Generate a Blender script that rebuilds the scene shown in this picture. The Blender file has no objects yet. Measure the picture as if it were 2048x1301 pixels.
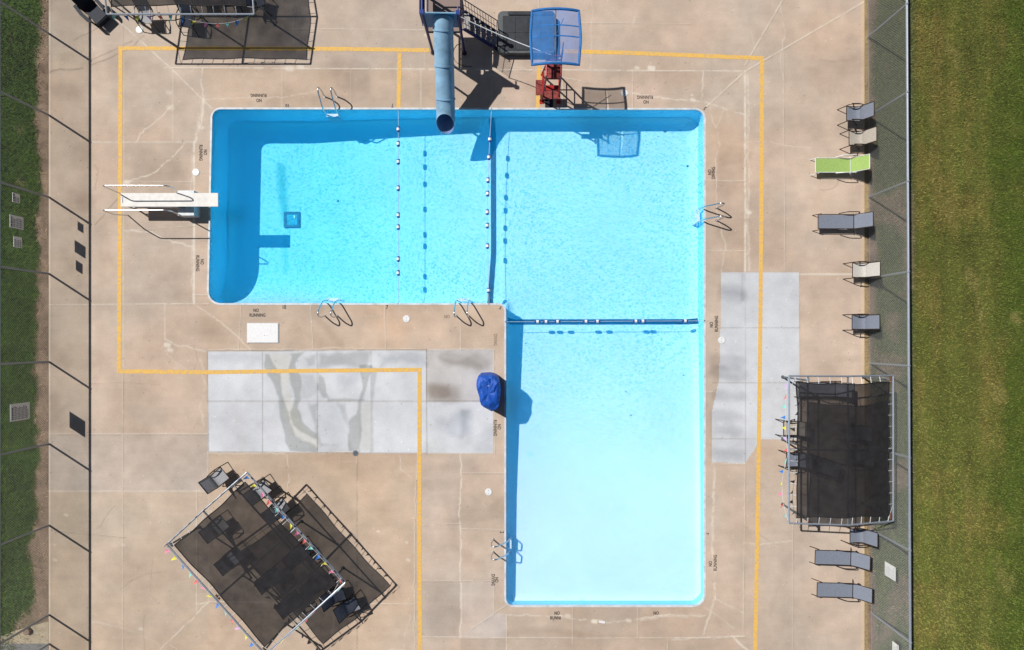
import bpy, math, random
import numpy as np
from mathutils import Vector, Matrix
R = math.radians
rnd = random.Random(7)
scene = bpy.context.scene
COL = scene.collection

# ------------------------------------------------------------------ survey
PM = 48.0            # survey units per metre on the ground
CX, CY = 1024.0, 680.0
H = 24.4             # camera height, m

def W(px, py, z=0.0):
    return Vector(((px - CX) / PM, (CY - py) / PM, z))

def I(px, py, z=0.0):
    k = 1.0 - z / H
    return Vector(((px - CX) / PM * k, (CY - py) / PM * k, z))

def lin(c):
    c = c / 255.0
    return c / 12.92 if c <= 0.04045 else ((c + 0.055) / 1.055) ** 2.4

EXPO = 1.24
def alb(r, g, b, e=EXPO):
    return (min(.92, lin(r) / e), min(.92, lin(g) / e), min(.92, lin(b) / e), 1.0)

# ------------------------------------------------------------------ materials
def new_mat(name):
    m = bpy.data.materials.new(name)
    m.use_nodes = True
    nt = m.node_tree
    b = nt.nodes['Principled BSDF']
    return m, nt, b

def nd(nt, typ, **kw):
    n = nt.nodes.new(typ)
    for k, v in kw.items():
        if k in n.inputs:
            n.inputs[k].default_value = v
        else:
            setattr(n, k, v)
    return n

def mixc(nt, fac, a, b, blend='MIX'):
    n = nt.nodes.new('ShaderNodeMix')
    n.data_type = 'RGBA'
    n.blend_type = blend
    for sock, v in ((n.inputs[0], fac), (n.inputs[6], a), (n.inputs[7], b)):
        if hasattr(v, 'links') or hasattr(v, 'is_output'):
            nt.links.new(v, sock)
        else:
            sock.default_value = v
    return n.outputs[2]

def ramp(nt, fac, stops):
    n = nt.nodes.new('ShaderNodeValToRGB')
    el = n.color_ramp.elements
    while len(el) < len(stops):
        el.new(0.5)
    for e, (p, c) in zip(el, stops):
        e.position = p
        e.color = c if len(c) == 4 else (*c, 1)
    nt.links.new(fac, n.inputs[0])
    return n.outputs[0]

def noise(nt, scale, detail=4, rough=.55, coord='Object', vec=None):
    if vec is None:
        tc = nt.nodes.new('ShaderNodeTexCoord')
        vec = tc.outputs[coord]
    n = nd(nt, 'ShaderNodeTexNoise', Scale=scale, Detail=detail, Roughness=rough)
    nt.links.new(vec, n.inputs['Vector'])
    return n.outputs[0]

def mat(name, color, rough=.6, metal=0.0, var=.12, scale=6.0, spec=.4, bump=0.0):
    m, nt, b = new_mat(name)
    c = color if len(color) == 4 else (*color, 1)
    f = noise(nt, scale, 5, .6)
    d = tuple(x * (1 - var * 2.2) for x in c[:3]) + (1,)
    l = tuple(min(1, x * (1 + var * 1.6)) for x in c[:3]) + (1,)
    nt.links.new(ramp(nt, f, [(.28, d), (.5, c), (.74, l)]), b.inputs['Base Color'])
    b.inputs['Roughness'].default_value = rough
    b.inputs['Metallic'].default_value = metal
    b.inputs['Specular IOR Level'].default_value = spec
    if bump:
        bp = nd(nt, 'ShaderNodeBump', Strength=bump, Distance=.01)
        nt.links.new(noise(nt, scale * 8, 3), bp.inputs['Height'])
        nt.links.new(bp.outputs[0], b.inputs['Normal'])
    return m

def mat_vcol(name, rough=.85, grain=.12, gscale=28, spec=.25, bump=.25, attr='Col', bscale=90):
    m, nt, b = new_mat(name)
    a = nd(nt, 'ShaderNodeAttribute', attribute_name=attr)
    f1 = noise(nt, gscale, 6, .65)
    f2 = noise(nt, gscale * .07, 5, .6)
    g1 = ramp(nt, f1, [(.25, (1 - grain * 1.6,) * 3), (.5, (1, 1, 1)), (.78, (1 + grain,) * 3)])
    g2 = ramp(nt, f2, [(.3, (1 - grain * .9,) * 3), (.7, (1 + grain * .5,) * 3)])
    c = mixc(nt, 1.0, a.outputs['Color'], g1, 'MULTIPLY')
    c = mixc(nt, 1.0, c, g2, 'MULTIPLY')
    nt.links.new(c, b.inputs['Base Color'])
    b.inputs['Roughness'].default_value = rough
    b.inputs['Specular IOR Level'].default_value = spec
    if bump:
        bp = nd(nt, 'ShaderNodeBump', Strength=bump, Distance=.01)
        nt.links.new(noise(nt, bscale, 3), bp.inputs['Height'])
        nt.links.new(bp.outputs[0], b.inputs['Normal'])
    return m

def mat_cloth(name, color, alpha, rough=.8, scale=160, var=.15):
    """open-weave cloth: part of the light goes straight through"""
    m, nt, b = new_mat(name)
    out = nt.nodes['Material Output']
    c = color if len(color) == 4 else (*color, 1)
    f = noise(nt, 3.0, 4)
    col = ramp(nt, f, [(.3, tuple(x * (1 - var) for x in c[:3])), (.7, tuple(min(1, x * (1 + var)) for x in c[:3]))])
    nt.links.new(col, b.inputs['Base Color'])
    b.inputs['Roughness'].default_value = rough
    b.inputs['Specular IOR Level'].default_value = .15
    t = nd(nt, 'ShaderNodeBsdfTransparent')
    mx = nd(nt, 'ShaderNodeMixShader')
    f2 = noise(nt, 1.7, 3)
    mr = nd(nt, 'ShaderNodeMapRange')
    mr.inputs['From Min'].default_value = .3; mr.inputs['From Max'].default_value = .7
    mr.inputs['To Min'].default_value = alpha - .05; mr.inputs['To Max'].default_value = alpha + .05
    nt.links.new(f2, mr.inputs['Value'])
    nt.links.new(mr.outputs[0], mx.inputs[0])
    nt.links.new(t.outputs[0], mx.inputs[1])
    nt.links.new(b.outputs[0], mx.inputs[2])
    nt.links.new(mx.outputs[0], out.inputs['Surface'])
    return m

def mat_sling(name, color):
    """woven sling fabric with a fine two-tone weave"""
    m, nt, b = new_mat(name)
    tc = nt.nodes.new('ShaderNodeTexCoord')
    mp = nd(nt, 'ShaderNodeMapping'); mp.inputs['Scale'].default_value = (14, 70, 14)
    nt.links.new(tc.outputs['Object'], mp.inputs['Vector'])
    f = noise(nt, 1.6, 6, .75, vec=mp.outputs[0])
    c = color[:3]
    col = ramp(nt, f, [(.3, tuple(x * .55 for x in c)), (.52, c), (.72, tuple(min(.9, x * 1.45) for x in c))])
    nt.links.new(col, b.inputs['Base Color'])
    b.inputs['Roughness'].default_value = .75
    b.inputs['Specular IOR Level'].default_value = .2
    return m

M = {}
M['deck'] = mat_vcol('weathered_concrete', rough=.9, grain=.10, gscale=22)
M['lawn'] = mat_vcol('lawn_soil', rough=.95, grain=.35, gscale=16, bump=.5)
M['blade'] = mat_vcol('grass_blade', rough=.8, grain=.15, gscale=9, bump=0)
M['basin'] = mat_vcol('painted_pool_plaster', rough=.7, grain=.05, gscale=7, bump=0)
M['coping'] = mat('white_pool_rim', alb(212, 218, 222), .6, var=.14, scale=3)
M['galv'] = mat('galvanised_steel', alb(176, 184, 196), .42, .55, var=.1, scale=20)
M['galv_wire'] = mat('galvanised_wire', alb(168, 172, 170), .5, .35, var=.1, scale=30)
M['galv_dull'] = mat('weathered_galvanised_steel', alb(120, 128, 134), .5, .5, var=.16, scale=24)
M['rust'] = mat('rusty_steel', alb(112, 74, 56), .8, .2, var=.25, scale=30)
M['chrome'] = mat('stainless_steel', (.60, .62, .64, 1), .3, 1.0, var=.04, scale=12)
M['bronze'] = mat('dark_bronze_frame', alb(58, 48, 42), .4, .3, var=.12, scale=20)
M['white_frame'] = mat('white_frame_paint', alb(232, 234, 232), .4, var=.05, scale=14)
M['shade'] = mat_cloth('dark_shade_cloth', alb(44, 42, 44), .865, var=.3)
M['shade_hem'] = mat('dark_cloth_hem', alb(32, 30, 32), .8, var=.1)
M['sling_grey'] = mat_sling('grey_sling_fabric', alb(132, 138, 152))
M['sling_silver'] = mat_sling('silver_sling_fabric', alb(168, 168, 172))
M['sling_beige'] = mat_sling('beige_sling_fabric', alb(186, 178, 166))
M['sling_cream'] = mat_sling('cream_sling_fabric', alb(206, 202, 195))
M['sling_green'] = mat_sling('lime_sling_fabric', alb(164, 194, 110))
M['navy_resin'] = mat('navy_resin', alb(22, 30, 46), .6, spec=.2, var=.12, scale=8)
M['slide_tube'] = mat('pale_blue_fibreglass', alb(146, 186, 214), .36, var=.15, scale=2.2, spec=.5)
M['slide_in'] = mat('inner_blue_fibreglass', alb(120, 150, 196), .4, var=.1, scale=3)
M['tower_blue'] = mat('blue_tower_paint', alb(28, 62, 150), .4, var=.14, scale=9)
M['tower_navy'] = mat('dark_blue_tower_paint', alb(20, 34, 92), .45, var=.14, scale=9)
M['panel_teal'] = mat('teal_panel', alb(30, 104, 148), .4, var=.1, scale=5)
M['tread'] = mat('grey_stair_tread', alb(168, 164, 160), .7, var=.15, scale=10)
M['platform'] = mat('grey_platform_grating', alb(150, 132, 124), .8, var=.12, scale=30)
M['red_paint'] = mat('red_chair_paint', alb(176, 34, 30), .45, var=.14, scale=10)
M['red_worn'] = mat('worn_red_wood', alb(142, 60, 54), .7, var=.3, scale=9)
M['blue_mesh'] = mat_cloth('blue_mesh_canopy', alb(72, 146, 226), .5)
M['blue_edge'] = mat('blue_canopy_edge', alb(44, 120, 190), .7, var=.12)
M['vinyl'] = mat('black_vinyl', alb(50, 54, 60), .5, var=.18, scale=4)
M['vinyl_side'] = mat('grey_vinyl_edge', alb(92, 96, 98), .6, var=.14, scale=5)
M['matte_dark'] = mat('dark_matte', alb(34, 36, 50), .8, var=.1)
M['tarp'] = mat('blue_tarp', alb(12, 84, 186), .6, var=.12, scale=5, spec=.5)
M['ink_white'] = mat('white_print', alb(232, 236, 240), .6, var=.03)
M['lid'] = mat('white_plastic_lid', alb(240, 240, 240), .45, var=.04, scale=14)
M['board'] = mat('white_diving_board', alb(242, 238, 232), .7, var=.06, scale=5)
M['stand'] = mat('white_stand_paint', alb(216, 220, 222), .5, var=.08, scale=6)
M['rope'] = mat('white_blue_rope', alb(196, 206, 222), .7, var=.35, scale=60)
M['float_blue'] = mat('blue_float', alb(26, 74, 160), .35, var=.06)
M['float_white'] = mat('white_float', alb(240, 242, 244), .4, var=.04)
M['stripe'] = mat('navy_stripe_tile', (.0, .004, .02, 1), .5, var=.1)
M['drain'] = mat('drain_grate', alb(6, 70, 92), .6, var=.2)
M['drain_in'] = mat('drain_cover', alb(20, 150, 170), .6, var=.2)
M['letter'] = mat('black_stencil_paint', alb(70, 62, 58), .8, var=.25, scale=30)
M['letter_dark'] = mat('fresh_black_stencil_paint', alb(34, 32, 34), .8, var=.2, scale=30)
M['letter_faint'] = mat('worn_stencil_paint', alb(150, 128, 112), .8, var=.15, scale=30)
M['letter_pale'] = mat('faded_white_stencil_paint', alb(214, 196, 172), .8, var=.1, scale=30)
M['cable_black'] = mat('black_cable', alb(30, 28, 28), .6, var=.1)
M['cable_white'] = mat('white_hose', alb(226, 228, 232), .5, var=.05)
M['sign_white'] = mat('white_sign_board', alb(232, 234, 232), .5, var=.03)
M['sign_ink'] = mat('sign_ink', alb(60, 64, 74), .6, var=.1)
M['sign_pale_ink'] = mat('pale_sign_ink', alb(188, 192, 196), .6, var=.1)
M['debris'] = mat('dark_leaf_litter', alb(30, 60, 70), .8, var=.2)
M['path'] = mat('pale_path_concrete', alb(188, 172, 146), .9, var=.14, scale=5)
M['pad_grey'] = mat('grey_pad_concrete', alb(132, 132, 130), .9, var=.16, scale=5)
M['stump'] = mat('tree_stump_wood', alb(130, 104, 88), .9, var=.2, scale=12)
FLAGS = {
    'teal': mat('teal_pennant', alb(129, 200, 188, 1.0), .6, var=.05), 'blue': mat('blue_pennant', alb(61, 119, 191, 1.0), .6, var=.05),
    'yellow': mat('yellow_pennant', alb(214, 206, 70, 1.0), .6, var=.05), 'pink': mat('pink_pennant', alb(220, 121, 159, 1.0), .6, var=.05),
    'lilac': mat('lilac_pennant', alb(203, 164, 210, 1.0), .6, var=.05), 'coral': mat('coral_pennant', alb(213, 103, 100, 1.0), .6, var=.05)}

def yellow_mat():
    m, nt, b = new_mat('yellow_line_paint')
    f = noise(nt, 9, 7, .7)
    f2 = noise(nt, 1.1, 4, .6)
    y = ramp(nt, f2, [(.3, alb(226, 180, 98)), (.7, alb(246, 194, 84))])
    c = ramp(nt, f, [(.41, alb(206, 178, 140)), (.49, alb(236, 188, 96)), (.6, alb(246, 196, 86))])
    nt.links.new(mixc(nt, .15, c, y), b.inputs['Base Color'])
    b.inputs['Roughness'].default_value = .8
    return m
M['yellow'] = yellow_mat()

def water_mat():
    m, nt, b = new_mat('pool_water')
    out = nt.nodes['Material Output']
    nt.nodes.remove(b)
    tc = nt.nodes.new('ShaderNodeTexCoord')
    # rippled surface: bump for the sky reflection, and caustic dapples painted into the transmission tint
    w1 = nd(nt, 'ShaderNodeTexNoise', Scale=1.1, Detail=3.0)
    nt.links.new(tc.outputs['Object'], w1.inputs['Vector'])
    wv = mixc(nt, .16, tc.outputs['Object'], w1.outputs[1])
    vo = nd(nt, 'ShaderNodeTexVoronoi', Scale=9.5); vo.feature = 'SMOOTH_F1'; vo.inputs['Smoothness'].default_value = .4
    nt.links.new(wv, vo.inputs['Vector'])
    fine = nd(nt, 'ShaderNodeTexNoise', Scale=17.0, Detail=3.0, Roughness=.65)
    nt.links.new(tc.outputs['Object'], fine.inputs['Vector'])
    patch = nd(nt, 'ShaderNodeTexNoise', Scale=.28, Detail=2.0)
    nt.links.new(tc.outputs['Object'], patch.inputs['Vector'])
    add = nd(nt, 'ShaderNodeMath', operation='MULTIPLY_ADD')
    nt.links.new(fine.outputs[0], add.inputs[0]); add.inputs[1].default_value = .75
    v6 = nd(nt, 'ShaderNodeMath', operation='MULTIPLY'); nt.links.new(vo.outputs['Distance'], v6.inputs[0]); v6.inputs[1].default_value = .6
    nt.links.new(v6.outputs[0], add.inputs[2])
    a = ramp(nt, add.outputs[0], [(.43, (.40, .72, .83)), (.54, (.78, .92, .96)), (.64, (1, 1, 1))])
    pm = ramp(nt, patch.outputs[0], [(.36, (.6,) * 3), (.6, (1,) * 3)])
    # painted dapples die out in the calm shallow end
    sep = nd(nt, 'ShaderNodeSeparateXYZ'); nt.links.new(tc.outputs['Object'], sep.inputs[0])
    mr = nd(nt, 'ShaderNodeMapRange'); mr.inputs['From Min'].default_value = -4.5; mr.inputs['From Max'].default_value = 1.0
    mr.inputs['To Min'].default_value = .22; mr.inputs['To Max'].default_value = 1.0
    nt.links.new(sep.outputs['Y'], mr.inputs['Value'])
    mm = nd(nt, 'ShaderNodeMath', operation='MULTIPLY')
    nt.links.new(pm, mm.inputs[0]); nt.links.new(mr.outputs[0], mm.inputs[1])
    tint = mixc(nt, mm.outputs[0], (.965, .985, .99, 1), a)
    tr = nd(nt, 'ShaderNodeBsdfTransparent'); nt.links.new(tint, tr.inputs[0])
    gl = nd(nt, 'ShaderNodeBsdfGlossy', Roughness=.05)
    bp = nd(nt, 'ShaderNodeBump', Strength=.04, Distance=.02)
    nt.links.new(add.outputs[0], bp.inputs['Height'])
    nt.links.new(bp.outputs[0], gl.inputs['Normal'])
    fr = nd(nt, 'ShaderNodeFresnel', IOR=1.33)
    mx = nd(nt, 'ShaderNodeMixShader')
    nt.links.new(fr.outputs[0], mx.inputs[0]); nt.links.new(tr.outputs[0], mx.inputs[1]); nt.links.new(gl.outputs[0], mx.inputs[2])
    nt.links.new(mx.outputs[0], out.inputs['Surface'])
    ab = nd(nt, 'ShaderNodeVolumeAbsorption', Density=WATER_ABS); ab.inputs[0].default_value = WATER_COL
    nt.links.new(ab.outputs[0], out.inputs['Volume'])
    # light scattered back out of the body of the water
    ss = nd(nt, 'ShaderNodeSubsurfaceScattering'); ss.falloff = 'BURLEY'
    ss.inputs['Color'].default_value = WATER_SCOL
    ss.inputs['Scale'].default_value = 1.0; ss.inputs['Radius'].default_value = (5.0, 5.0, 5.0)
    ad = nd(nt, 'ShaderNodeAddShader')
    nt.links.new(mx.outputs[0], ad.inputs[0]); nt.links.new(ss.outputs[0], ad.inputs[1])
    nt.links.new(ad.outputs[0], out.inputs['Surface'])
    return m
WATER_ABS, WATER_COL = .23, (.0, .96, 1.0, 1)
WATER_SCOL = (.0, .105, .28, 1)
M['water'] = water_mat()

# ------------------------------------------------------------------ mesh builder
class MB:
    def __init__(self):
        self.v, self.f = [], []
    def add(self, vs, fs):
        o = len(self.v)
        self.v += [tuple(p) for p in vs]
        self.f += [tuple(i + o for i in f) for f in fs]
        return self
    def box(self, c, s, rot=None):
        c = Vector(c); hx, hy, hz = (d / 2 for d in s)
        vs = []
        for z in (-hz, hz):
            for x, y in ((-hx, -hy), (hx, -hy), (hx, hy), (-hx, hy)):
                p = Vector((x, y, z))
                if rot is not None: p = rot @ p
                vs.append(c + p)
        return self.add(vs, [(3, 2, 1, 0), (4, 5, 6, 7), (0, 1, 5, 4), (1, 2, 6, 5), (2, 3, 7, 6), (3, 0, 4, 7)])
    def tube(self, pts, r, n=8, closed=False, cap=True):
        pts = [Vector(p) for p in pts]
        rr = r if isinstance(r, (list, tuple)) else [r] * len(pts)
        vs = []; L = len(pts)
        up = None
        for i, p in enumerate(pts):
            if closed:
                t = pts[(i + 1) % L] - pts[i - 1]
            else:
                t = pts[min(i + 1, L - 1)] - pts[max(i - 1, 0)]
            t.normalize()
            if up is None:
                up = Vector((0, 0, 1)) if abs(t.z) < .9 else Vector((1, 0, 0))
            a = t.cross(up)
            if a.length < 1e-4:
                a = t.cross(Vector((0, 1, 0)))
            a.normalize(); b = a.cross(t).normalized(); up = b
            for k in range(n):
                an = 2 * math.pi * k / n
                vs.append(p + (a * math.cos(an) + b * math.sin(an)) * rr[i])
        fs = []
        for i in range(L if closed else L - 1):
            j = (i + 1) % L
            for k in range(n):
                k2 = (k + 1) % n
                fs.append((i * n + k, i * n + k2, j * n + k2, j * n + k))
        if cap and not closed:
            fs.append(tuple(range(n - 1, -1, -1))); fs.append(tuple((L - 1) * n + k for k in range(n)))
        return self.add(vs, fs)
    def prism(self, poly, z0, z1):
        n = len(poly)
        vs = [(p[0], p[1], z0) for p in poly] + [(p[0], p[1], z1) for p in poly]
        fs = [tuple(range(n - 1, -1, -1)), tuple(range(n, 2 * n))]
        fs += [(i, (i + 1) % n, n + (i + 1) % n, n + i) for i in range(n)]
        return self.add(vs, fs)
    def cyl(self, c, r, h, n=24, r2=None):
        r2 = r if r2 is None else r2
        c = Vector(c)
        vs = [c + Vector((r * math.cos(2 * math.pi * k / n), r * math.sin(2 * math.pi * k / n), 0)) for k in range(n)]
        vs += [c + Vector((r2 * math.cos(2 * math.pi * k / n), r2 * math.sin(2 * math.pi * k / n), h)) for k in range(n)]
        fs = [tuple(range(n - 1, -1, -1)), tuple(range(n, 2 * n))] + [(k, (k + 1) % n, n + (k + 1) % n, n + k) for k in range(n)]
        return self.add(vs, fs)
    def quad(self, a, b, c, d):
        return self.add([a, b, c, d], [(0, 1, 2, 3)])
    def slab(self, rows, th):
        """rows: list of (left,right) point pairs; a thin sheet with thickness th below"""
        vs = []
        for a, b in rows:
            a, b = Vector(a), Vector(b)
            vs += [a, b, a - Vector((0, 0, th)), b - Vector((0, 0, th))]
        fs = []
        for i in range(len(rows) - 1):
            o, p = i * 4, i * 4 + 4
            fs += [(o, o + 1, p + 1, p), (o + 2, p + 2, p + 3, o + 3), (o, p, p + 2, o + 2), (o + 1, o + 3, p + 3, p + 1)]
        fs += [(0, 2, 3, 1), (len(vs) - 4, len(vs) - 3, len(vs) - 1, len(vs) - 2)]
        return self.add(vs, fs)
    def build(self, name, m, parent=None, smooth=False, loc=None):
        me = bpy.data.meshes.new(name)
        me.from_pydata(self.v, [], self.f)
        me.materials.append(m)
        if smooth:
            me.polygons.foreach_set('use_smooth', [True] * len(me.polygons))
            try: me.set_sharp_from_angle(angle=R(40))
            except Exception: pass
        me.update()
        o = bpy.data.objects.new(name, me)
        COL.objects.link(o)
        if parent is not None: o.parent = parent
        if loc is not None: o.location = loc
        return o

def tag(o, label=None, cat=None, group=None, kind=None):
    if label: o['label'] = label
    if cat: o['category'] = cat
    if group: o['group'] = group
    if kind: o['kind'] = kind
    return o

def thing(name, label, cat, loc=(0, 0, 0), rz=0.0, group=None):
    o = bpy.data.objects.new(name, None)
    o.empty_display_size = .2
    COL.objects.link(o)
    o.location = loc; o.rotation_euler = (0, 0, rz)
    return tag(o, label, cat, group)

def kids(o):
    return [c for c in bpy.data.objects if c.parent == o]

def dup(root, label, loc, rz, swap=None):
    """copy of a thing with its parts and their sub-parts; swap = {old material: new material}"""
    def cp(o, par):
        c = o.copy(); COL.objects.link(c)
        if par is not None: c.parent = par
        if swap and c.type == 'MESH' and c.data.materials and c.data.materials[0] in swap:
            c.data = c.data.copy(); c.data.materials[0] = swap[c.data.materials[0]]
        for k in kids(o): cp(k, c)
        return c
    r = cp(root, None)
    r['label'] = label; r.location = loc; r.rotation_euler = (0, 0, rz)
    return r

def bez(p0, p1, p2, n=6):
    p0, p1, p2 = Vector(p0), Vector(p1), Vector(p2)
    return [p0 * (1 - t) ** 2 + p1 * 2 * t * (1 - t) + p2 * t * t for t in (i / n for i in range(n + 1))]

def fillet(pts, r, n=4):
    """round the inner corners of a polyline"""
    pts = [Vector(p) for p in pts]
    out = [pts[0]]
    for i in range(1, len(pts) - 1):
        a, b, c = pts[i - 1], pts[i], pts[i + 1]
        d1 = min(r, (a - b).length * .49); d2 = min(r, (c - b).length * .49)
        out += bez(b + (a - b).normalized() * d1, b, b + (c - b).normalized() * d2, n)
    out.append(pts[-1])
    return out

# ------------------------------------------------------------------ numpy noise and painting
def vnoise(ny, nx, cell, seed):
    g = np.random.RandomState(seed)
    gy, gx = int(ny / cell) + 3, int(nx / cell) + 3
    a = g.rand(gy, gx)
    y = np.arange(ny) / cell; x = np.arange(nx) / cell
    iy = y.astype(int); ix = x.astype(int)
    fy = y - iy; fx = x - ix
    fy = (fy * fy * (3 - 2 * fy))[:, None]; fx = (fx * fx * (3 - 2 * fx))[None, :]
    A = a[np.ix_(iy, ix)]; B = a[np.ix_(iy, ix + 1)]; C = a[np.ix_(iy + 1, ix)]; D = a[np.ix_(iy + 1, ix + 1)]
    return (A * (1 - fx) + B * fx) * (1 - fy) + (C * (1 - fx) + D * fx) * fy

def fbm(ny, nx, cell, seed, octs=4, gain=.55):
    s = np.zeros((ny, nx)); w = 0; a = 1.0
    for k in range(octs):
        c = max(cell / 2 ** k, 1.01)
        s += a * vnoise(ny, nx, c, seed + k * 17); w += a; a *= gain
    return s / w

def sstep(a, b, x):
    t = np.clip((x - a) / (b - a), 0, 1)
    return t * t * (3 - 2 * t)

class Paint:
    """colour painted over a grid of ground vertices (survey units)"""
    def __init__(self, x0, x1, y0, y1, st):
        self.x = np.arange(x0, x1 + .01, st); self.y = np.arange(y0, y1 + .01, st)
        self.st = st
        self.nx, self.ny = len(self.x), len(self.y)
        self.c = np.zeros((self.ny, self.nx, 3))
    def win(self, xa, xb, ya, yb):
        i0 = max(0, int((xa - self.x[0]) / self.st)); i1 = min(self.nx, int((xb - self.x[0]) / self.st) + 2)
        j0 = max(0, int((ya - self.y[0]) / self.st)); j1 = min(self.ny, int((yb - self.y[0]) / self.st) + 2)
        return slice(j0, max(j0, j1)), slice(i0, max(i0, i1))
    def blend(self, sl, mask, col):
        c = np.array(col[:3])
        self.c[sl] = self.c[sl] * (1 - mask[..., None]) + c * mask[..., None]
    def mult(self, sl, mask, f):
        self.c[sl] *= 1 + mask[..., None] * (np.array(f) - 1)
    def dist(self, pts, pad):
        P = np.array(pts, float)
        sl = self.win(P[:, 0].min() - pad, P[:, 0].max() + pad, P[:, 1].min() - pad, P[:, 1].max() + pad)
        X, Y = np.meshgrid(self.x[sl[1]], self.y[sl[0]])
        d = np.full(X.shape, 1e9)
        for (ax, ay), (bx, by) in zip(P[:-1], P[1:]):
            L2 = (bx - ax) ** 2 + (by - ay) ** 2 + 1e-9
            t = np.clip(((X - ax) * (bx - ax) + (Y - ay) * (by - ay)) / L2, 0, 1)
            d = np.minimum(d, np.hypot(X - ax - t * (bx - ax), Y - ay - t * (by - ay)))
        return sl, d
    def line(self, pts, w, col, a=1.0, jit=0.0, breaks=0.0, soft=1.6, seed=0):
        if jit: pts = jagged(pts, jit, seed)
        sl, d = self.dist(pts, w + soft + 2)
        m = (1 - sstep(w / 2 - soft / 2, w / 2 + soft, d)) * a
        if breaks:
            n = self.noise_a[sl]
            m *= np.clip(1 - breaks + breaks * (n - .5) * 5 + breaks * .75, 0.05, 1)
        self.blend(sl, m, col)
    def poly(self, pts, col=None, a=1.0, soft=2.0, mul=None, rough=0.0):
        P = np.array(pts, float)
        sl = self.win(P[:, 0].min() - 6, P[:, 0].max() + 6, P[:, 1].min() - 6, P[:, 1].max() + 6)
        X, Y = np.meshgrid(self.x[sl[1]], self.y[sl[0]])
        ins = np.zeros(X.shape, bool)
        for (ax, ay), (bx, by) in zip(P, np.roll(P, -1, 0)):
            if ay == by: continue
            cond = ((ay > Y) != (by > Y)) & (X < (bx - ax) * (Y - ay) / (by - ay) + ax)
            ins ^= cond
        _, d = self.dist(list(map(tuple, P)) + [tuple(P[0])], 6) if False else (None, None)
        d = np.full(X.shape, 1e9)
        for (ax, ay), (bx, by) in zip(P, np.roll(P, -1, 0)):
            L2 = (bx - ax) ** 2 + (by - ay) ** 2 + 1e-9
            t = np.clip(((X - ax) * (bx - ax) + (Y - ay) * (by - ay)) / L2, 0, 1)
            d = np.minimum(d, np.hypot(X - ax - t * (bx - ax), Y - ay - t * (by - ay)))
        sd = np.where(ins, d, -d)
        if rough: sd = sd + (self.noise_b[sl] - .5) * rough
        m = sstep(-soft / 2, soft / 2, sd) * a
        if mul is not None: self.mult(sl, m, mul)
        else: self.blend(sl, m, col)
    def stroke(self, pts, w, col, a, soft, rough=0.0, mul=None):
        sl, d = self.dist(pts, w + soft + 6)
        if rough: d = d + (self.noise_b[sl] - .5) * rough
        m = (1 - sstep(w / 2 - soft / 2, w / 2 + soft / 2, d)) * a
        if mul is not None: self.mult(sl, m, mul)
        else: self.blend(sl, m, col)

def jagged(pts, j, seed):
    g = random.Random(seed + 11)
    out = [pts[0]]
    for (ax, ay), (bx, by) in zip(pts[:-1], pts[1:]):
        L = math.hypot(bx - ax, by - ay); n = max(1, int(L / 6))
        nx, ny = -(by - ay) / (L + 1e-6), (bx - ax) / (L + 1e-6)
        o = 0
        for k in range(1, n):
            o = o * .72 + g.gauss(0, j * .8)
            t = k / n
            out.append((ax + (bx - ax) * t + nx * o, ay + (by - ay) * t + ny * o))
        out.append((bx, by))
    return out

def grid_obj(name, P, zf, mask, m, attr=True):
    X, Y = np.meshgrid(P.x, P.y)
    Z = zf(X, Y) if callable(zf) else np.full(X.shape, zf)
    co = np.stack([(X - CX) / PM, (CY - Y) / PM, Z], -1).reshape(-1, 3)
    idx = np.arange(P.nx * P.ny).reshape(P.ny, P.nx)
    q = np.stack([idx[1:, :-1], idx[1:, 1:], idx[:-1, 1:], idx[:-1, :-1]], -1).reshape(-1, 4)
    if mask is not None:
        mk = mask(X, Y)
        keep = (mk[1:, :-1] | mk[1:, 1:] | mk[:-1, 1:] | mk[:-1, :-1]).reshape(-1)
        q = q[keep]
    used = np.zeros(len(co), bool); used[q.reshape(-1)] = True
    remap = np.cumsum(used) - 1
    q = remap[q]; co = co[used]; col = P.c.reshape(-1, 3)[used]
    me = bpy.data.meshes.new(name)
    me.vertices.add(len(co)); me.vertices.foreach_set('co', co.astype(np.float32).reshape(-1))
    me.loops.add(len(q) * 4); me.loops.foreach_set('vertex_index', q.astype(np.int32).reshape(-1))
    me.polygons.add(len(q))
    me.polygons.foreach_set('loop_start', np.arange(0, len(q) * 4, 4, dtype=np.int32))
    try: me.polygons.foreach_set('loop_total', np.full(len(q), 4, dtype=np.int32))
    except Exception: pass
    a = me.color_attributes.new('Col', 'FLOAT_COLOR', 'POINT')
    a.data.foreach_set('color', np.concatenate([col, np.ones((len(col), 1))], 1).astype(np.float32).reshape(-1))
    me.materials.append(m)
    me.update(calc_edges=True); me.validate()
    o = bpy.data.objects.new(name, me); COL.objects.link(o)
    return o

# ------------------------------------------------------------------ pool outline
def round_poly(pts, rad, n=8):
    out = []
    N = len(pts)
    for i in range(N):
        a, b, c = Vector(pts[i - 1]), Vector(pts[i]), Vector(pts[(i + 1) % N])
        r = rad[i]
        out += bez(b + (a - b).normalized() * r, b + ((a - b).normalized() + (c - b).normalized()) * r * .12, b + (c - b).normalized() * r, n)
    return out
POOL = [(424, 218), (1409, 219), (1409, 1212), (1011, 1212), (1011, 608), (416, 608)]
PRAD = [16, 18, 22, 14, 14, 24]
outl = [(p.x, p.y) for p in round_poly([(a, b, 0) for a, b in POOL], PRAD)]
def densify(pts, st):
    out = []
    for (ax, ay), (bx, by) in zip(pts, pts[1:] + pts[:1]):
        L = math.hypot(bx - ax, by - ay); n = max(1, int(L / st))
        out += [(ax + (bx - ax) * k / n, ay + (by - ay) * k / n) for k in range(n)]
    return out
outl = densify(outl, 10)
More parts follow.
